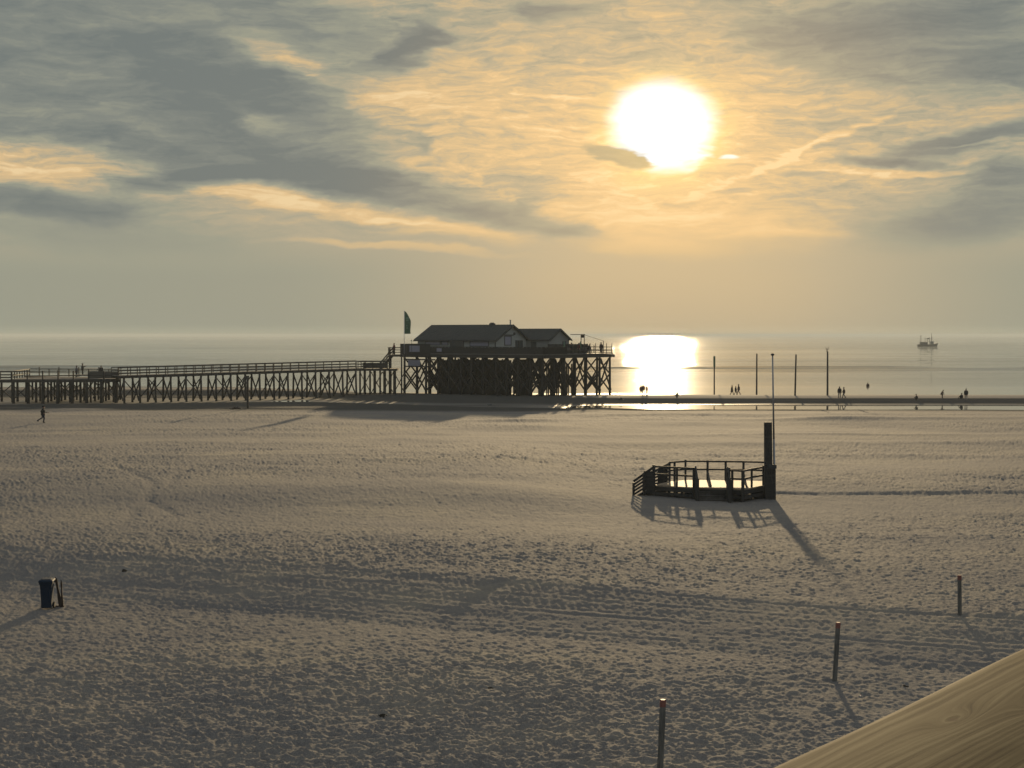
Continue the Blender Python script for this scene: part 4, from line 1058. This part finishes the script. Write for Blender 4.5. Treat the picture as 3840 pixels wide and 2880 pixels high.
# front steps between the two thick posts, with boarded side cheeks
fa, fb = dp(2608, 1829), dp(2731, 1833)
st_ = MB()
for k in range(3):
    z = DH - .20 * (k + 1); y = fa.y - .12 - .24 * (k + 1)
    st_.box((fa.x + .05, y, g0 + z - .045), (fb.x - .05, y + .27, g0 + z)); st_.box((fa.x + .05, y + .255, g0 + z + .002), (fb.x - .05, y + .275, g0 + z + .12))
st_.build('step', M['plank'], dk, world=True)
for v, sg in ((fa, 1), (fb, -1)):
    mb = MB(); x = v.x + sg * .02
    pr = [(v.y - .02, DH + .98), (v.y - .02, -.1), (v.y - .98, -.1), (v.y - .98, .32), (v.y - .35, .95)]
    vs = [(x - .05, y, g0 + z) for y, z in pr] + [(x + .05, y, g0 + z) for y, z in pr]; n = len(pr)
    mb.add(vs, [tuple(range(n)), tuple(range(2 * n - 1, n - 1, -1))] + [(i, n + i, n + (i + 1) % n, (i + 1) % n) for i in range(n)])
    mb.beam((x, v.y - 1.02, g0 - .1), (x, v.y - 1.02, g0 + 1.25), .17, .13); mb.beam((x, v.y - 1.02, g0 + 1.2), (x, v.y - .05, g0 + DH + 1.15), .08, .10)
    mb.build('step_cheek', M['timber'], dk, world=True)
# side ramp on the left
ra_n, ra_f = dp(2453, 1820), dp(2512, 1806)
lo_n = Vector((xat(2376, 86.5), 86.3, g0 + .02)); lo_f = Vector((xat(2434, 90.4), 90.6, g0 + .02))
mb = MB(); mb.add([ra_n, ra_f, lo_f, lo_n, up_(ra_n, -.08), up_(ra_f, -.08), up_(lo_f, -.08), up_(lo_n, -.08)], [(0, 1, 2, 3), (7, 6, 5, 4), (0, 3, 7, 4), (3, 2, 6, 7), (2, 1, 5, 6), (1, 0, 4, 5)])
mb.build('ramp', M['plank'], dk, world=True)
for a, b in ((ra_n, lo_n), (ra_f, lo_f)):
    mb = MB()
    for k in range(3):
        c = a.lerp(b, k / 2); mb.beam(up_(c, -.3), up_(c, 1.05 - .12 * k), .13, .13)
    for f in (.16, .38, .60, .80, 1.02): mb.beam(up_(a, f), up_(b, f * .86), .05, .13 if f > .9 else .10)
    c = a.lerp(b, .28); mb.beam(up_(c, -.3), up_(c, .98), .5, .05, up=(0, 1, 0))
    mb.build('ramp_railing', M['timber'], dk, world=True)
# underside posts and rubble
mb = MB()
for px in (2470, 2510, 2560, 2650, 2700, 2770, 2830, 2868):
    v = dp(px, 1818); mb.beam((v.x, v.y, g0 - .4), (v.x, v.y, g0 + DH - .1), .14, .14)
mb.build('support_post', M['timber'], dk, world=True)
# boarded service box under the mast
v = dp(2860, 1820)
MB().box((v.x - .45, v.y - .25, g0 - .1), (v.x + .3, v.y + .3, g0 + .34)).build('store_box', M['timber'], dk, world=True)
# thick mast post and thin flagpole, each a thing of its own
p = gp(2887, 1874); zt = ztop(1583, p.y) - p.z
o = empty('mast_post', p, 0, 'thick square timber mast post at the right corner of the little beach deck', 'post')
MB().beam((-.03, 0, -.5), (-.09, 0, zt), .44, .40, w2=.40, h2=.38).build('shaft', M['timber'], o, bevel=.03)
MB().beam((.12, -.12, -.3), (.10, -.12, 1.9), .46, .14).build('clamp_board', M['timber'], o)
MB().box((-.14, -.31, 1.75), (.36, -.20, 1.98)).build('clamp_band', M['trim'], o)
p = gp(2907, 1874); zt = ztop(1331, p.y) - p.z
o = empty('flagpole', p, 0, 'thin tall bare flagpole rising beside the thick mast post of the beach deck', 'flagpole')
lt = xat(2897, p.y) - p.x
MB().cyl((0, 0, -.4), (lt * .35, 0, zt * .42), .062, .055, 10).cyl((lt * .35, 0, zt * .42), (lt, 0, zt), .053, .042, 10).build('shaft', M['steel'], o, smooth=True)
MB().sphere((lt, 0, zt + .02), .10, 10, 8, (1, 1, .7)).build('cap', M['trim'], o, smooth=True)
MB().cyl((.07, -.03, .2), (lt * .3 + .03, -.03, zt * .41), .016, .016, 6).build('halyard', M['white'], o)

# ---------------------------------------------------------------- fishing boat
bd = (CAM_H - SEA) * F / 43.0
bo = empty('fishing_boat', (xat(3479, bd), bd, SEA), 0, 'small dark fishing trawler with masts, far out on the sea at the right', 'boat')
u_ = bd / F                                        # metres per picture pixel out there
def bx(px): return (px - 3479) * u_
def bz(py): return (1299 - py) * u_
mb = MB(); rings = []
for px, top_, hw in ((3441, 1291, 1.6), (3447, 1291.5, 2.3), (3465, 1291.5, 2.6), (3490, 1291.5, 2.6), (3505, 1289, 2.0), (3513, 1286.5, 1.0), (3517, 1285, .12)):
    x = bx(px); zt = bz(top_); kx = -1.2 if px > 3505 else 0
    rings.append([Vector((x + kx, 0, -.9)), Vector((x + kx * .6, -hw * .7, -.3)), Vector((x, -hw, zt)), Vector((x, hw, zt)), Vector((x + kx * .6, hw * .7, -.3))])
mb.loft(rings); mb.build('hull', M['hull'], bo, smooth=False)
def slab(m, a, b, z0, z1, hw): m.box((bx(a), -hw, bz(z0)), (bx(b), hw, bz(z1)))
mb = MB(); slab(mb, 3450, 3475, 1291.5, 1282.5, 1.7); mb.build('aft_shelter', M['hull'], bo)
wh = MB(); slab(wh, 3489, 3499, 1291, 1281, 1.5); slab(wh, 3488, 3500, 1281, 1280, 1.7); wh = wh.build('wheelhouse', M['cabin'], bo)
mb = MB(); 
for k in range(3): mb.box((bx(3490 + 3 * k), -1.53, bz(1284.5)), (bx(3492 + 3 * k), -1.505, bz(1282)))
mb.build('window', M['glass'], wh)
mb = MB(); mb.cyl((bx(3453), 0, bz(1283)), (bx(3452.5), 0, bz(1257)), .24, .16, 8); mb.beam((bx(3448), 0, bz(1262)), (bx(3456), 0, bz(1259)), .12, .12); mb.beam((bx(3453), 0, bz(1260)), (bx(3446), 0, bz(1283)), .08, .08); mb.build('mast', M['hull'], bo)
mb = MB(); mb.cyl((bx(3493), 0, bz(1281)), (bx(3492.5), 0, bz(1248)), .28, .14, 8)
for s_ in (-1, 1): mb.beam((bx(3493), 0, bz(1262)), (bx(3493 + 6 * s_), 0, bz(1281)), .09, .09)
mb.beam((bx(3488), 0, bz(1270)), (bx(3499), 0, bz(1270)), .12, .12); mb.build('mast', M['hull'], bo)
mb = MB()
for px, py in ((3469, 1266), (3478, 1267), (3485, 1265)): mb.cyl((bx(px), 0, bz(1291)), (bx(px - 1), 0, bz(py)), .2, .14, 6)
mb.beam((bx(3468), 0, bz(1271)), (bx(3488), 0, bz(1266)), .16, .16); mb.beam((bx(3470), 0, bz(1283)), (bx(3484), 0, bz(1267)), .1, .1); mb.beam((bx(3484), 0, bz(1283)), (bx(3470), 0, bz(1268)), .1, .1)
mb.box((bx(3476), -.5, bz(1272)), (bx(3485), .5, bz(1268))); mb.build('net_gantry', M['hull'], bo)
MB().beam((bx(3517), 0, bz(1285)), (bx(3494), 0, bz(1262)), .05, .05).build('stay_wire', M['hull'], bo)

# ---------------------------------------------------------------- handrail of the lookout at the camera
hr = empty('handrail', (0.5, 1.35, CAM_H - .30), 0, 'broad pale wooden handrail board with swirling grain, close in the lower right corner', 'handrail')
e0 = Vector((.1835, 1.066)); e1 = Vector((.486, 1.463)); dirr = (e1 - e0).normalized(); nr = Vector((dirr.y, -dirr.x))
ang = math.atan2(dirr.y, dirr.x)
hm_, t, b, o_ = new_mat('handrail_wood')
tc = t.node('ShaderNodeTexCoord').outputs['Object']
dw = t.vm('MULTIPLY', t.vm('SUBTRACT', t.noise(t.mapping(tc, scale=(5, 9, 1)), 1, 3, .5, color=True), (.5, .5, .5)), (.03, .010, 0))
q = t.vm('ADD', tc, dw)
# knots: rings wrap round two centres
def knot(cx, cy, sx_, sy_):
    mp = t.mapping(q, (cx, cy, 0), (0, 0, 0), (sx_, sy_, 1), 'TEXTURE'); return t.vm('LENGTH', mp)
k1 = knot(-.062, .042, .05, .013); k2 = knot(.035, .012, .06, .016)
sp = t.node('ShaderNodeSeparateXYZ'); t.l.new(q, sp.inputs[0])
bend = t.m('ADD', t.m('DIVIDE', .010, t.m('ADD', t.m('MULTIPLY', k1, k1), .35)), t.m('DIVIDE', .011, t.m('ADD', t.m('MULTIPLY', k2, k2), .4)))
yy = t.m('ADD', sp.outputs[1], bend)
ph = t.m('ADD', t.m('MULTIPLY', yy, 900.), t.m('MULTIPLY', t.noise(t.mapping(q, scale=(6, 40, 1)), 1, 3, .6), 7.))
wv_ = t.m('MULTIPLY_ADD', t.m('SINE', ph), .5, .5)
cq = t.node('ShaderNodeCombineXYZ'); t.l.new(sp.outputs[0], cq.inputs[0]); t.l.new(yy, cq.inputs[1])
fine_ = t.noise(t.mapping(cq.outputs[0], scale=(4, 420, 1)), 1, 6, .72)
mid_ = t.noise(t.mapping(cq.outputs[0], loc=(3, 3, 0), scale=(1.6, 95, 1)), 1, 4, .6)
bro = t.noise(t.mapping(tc, scale=(6, 14, 1)), 1, 3, .5)
g_ = t.m('ADD', t.m('ADD', t.m('MULTIPLY', wv_, .07), t.m('MULTIPLY', mid_, .42)), t.m('ADD', t.m('MULTIPLY', fine_, .36), t.m('MULTIPLY', bro, .22)))
cc = t.ramp(g_, [(.42, (.020, .013, .006)), (.475, (.058, .042, .018)), (.54, (.092, .069, .032)), (.62, (.15, .118, .060))])
crk = t.m('MULTIPLY', t.mr(t.m('ABSOLUTE', t.m('SUBTRACT', t.m('ADD', sp.outputs[1], t.m('MULTIPLY', sp.outputs[0], .05)), -.004)), .0011, .0003), t.mr(sp.outputs[0], -.05, .0))
cc = t.mix(t.m('MULTIPLY', crk, .8), cc, (.02, .014, .008))
rim = t.mr(t.vm('LENGTH', t.mapping(tc, (-.062, .042, 0), (0, 0, 0), (.007, .003, 1), 'TEXTURE')), 1.2, .6)
cc = t.mix(rim, cc, (.05, .03, .015))
t.put(b.inputs['Base Color'], cc); b.inputs['Roughness'].default_value = .85; b.inputs['Specular IOR Level'].default_value = .06
bp = t.node('ShaderNodeBump'); bp.inputs['Distance'].default_value = .0006; bp.inputs['Strength'].default_value = .7
t.l.new(g_, bp.inputs['Height']); t.l.new(bp.outputs[0], b.inputs['Normal'])
mid = (e0 + e1) / 2 + nr * .095
hr.location = (mid.x, mid.y, CAM_H - .345); hr.rotation_euler = (R(3.6), 0, ang)
# local: x along the board, y across (camera side negative), board top at z = .045
L0, L1, hw = -1.25, 1.15, .095
sec = []
for (y, z, r_) in ((hw, 0, .006), (hw, .045, .014), (-hw, .045, .014), (-hw, 0, .006)): pass
prof = []
for (cy, cz, r_, a0) in ((hw - .014, .031, .014, 0), (-hw + .014, .031, .014, 90), (-hw + .008, .008, .008, 180), (hw - .008, .008, .008, 270)):
    for k in range(5):
        a = R(a0 + 90 * k / 4); prof.append((cy + r_ * math.cos(a), cz + r_ * math.sin(a)))
rings = [[Vector((L0 + (L1 - L0) * i / 40, y + .0012 * math.sin(i * .7 + y * 40), z)) for y, z in prof] for i in range(41)]
tb = MB().loft(rings).build('top_board', hm_, hr, smooth=True)
MB().box((.75, -.055, -1.9), (.86, .055, -.001)).build('post', hm_, hr, bevel=.006)
MB().box((-1.2, -.02, -.55), (.745, .02, -.43)).build('lower_rail', hm_, hr, bevel=.006)
# ---------------------------------------------------------------- haze: the damp sea air
hm = bpy.data.materials.new('haze'); hm.use_nodes = True; ht = NT(hm.node_tree); ht.n.clear()
pv = ht.node('ShaderNodeVolumePrincipled'); pv.inputs['Color'].default_value = (.66, .72, .72, 1)
pv.inputs['Density'].default_value = .00018; pv.inputs['Anisotropy'].default_value = .1
ho = ht.node('ShaderNodeOutputMaterial'); ht.l.new(pv.outputs[0], ho.inputs['Volume'])
hb = bmesh.new(); bmesh.ops.create_cube(hb, size=1)
for v in hb.verts: v.co = Vector((v.co.x * 31000, v.co.y * 31000, -3.2 + (v.co.z + .5) * 17.2))
hme = bpy.data.meshes.new('haze'); hb.to_mesh(hme); hb.free(); hme.materials.append(hm)
haze = bpy.data.objects.new('haze', hme); C.objects.link(haze); haze['kind'] = 'stuff'
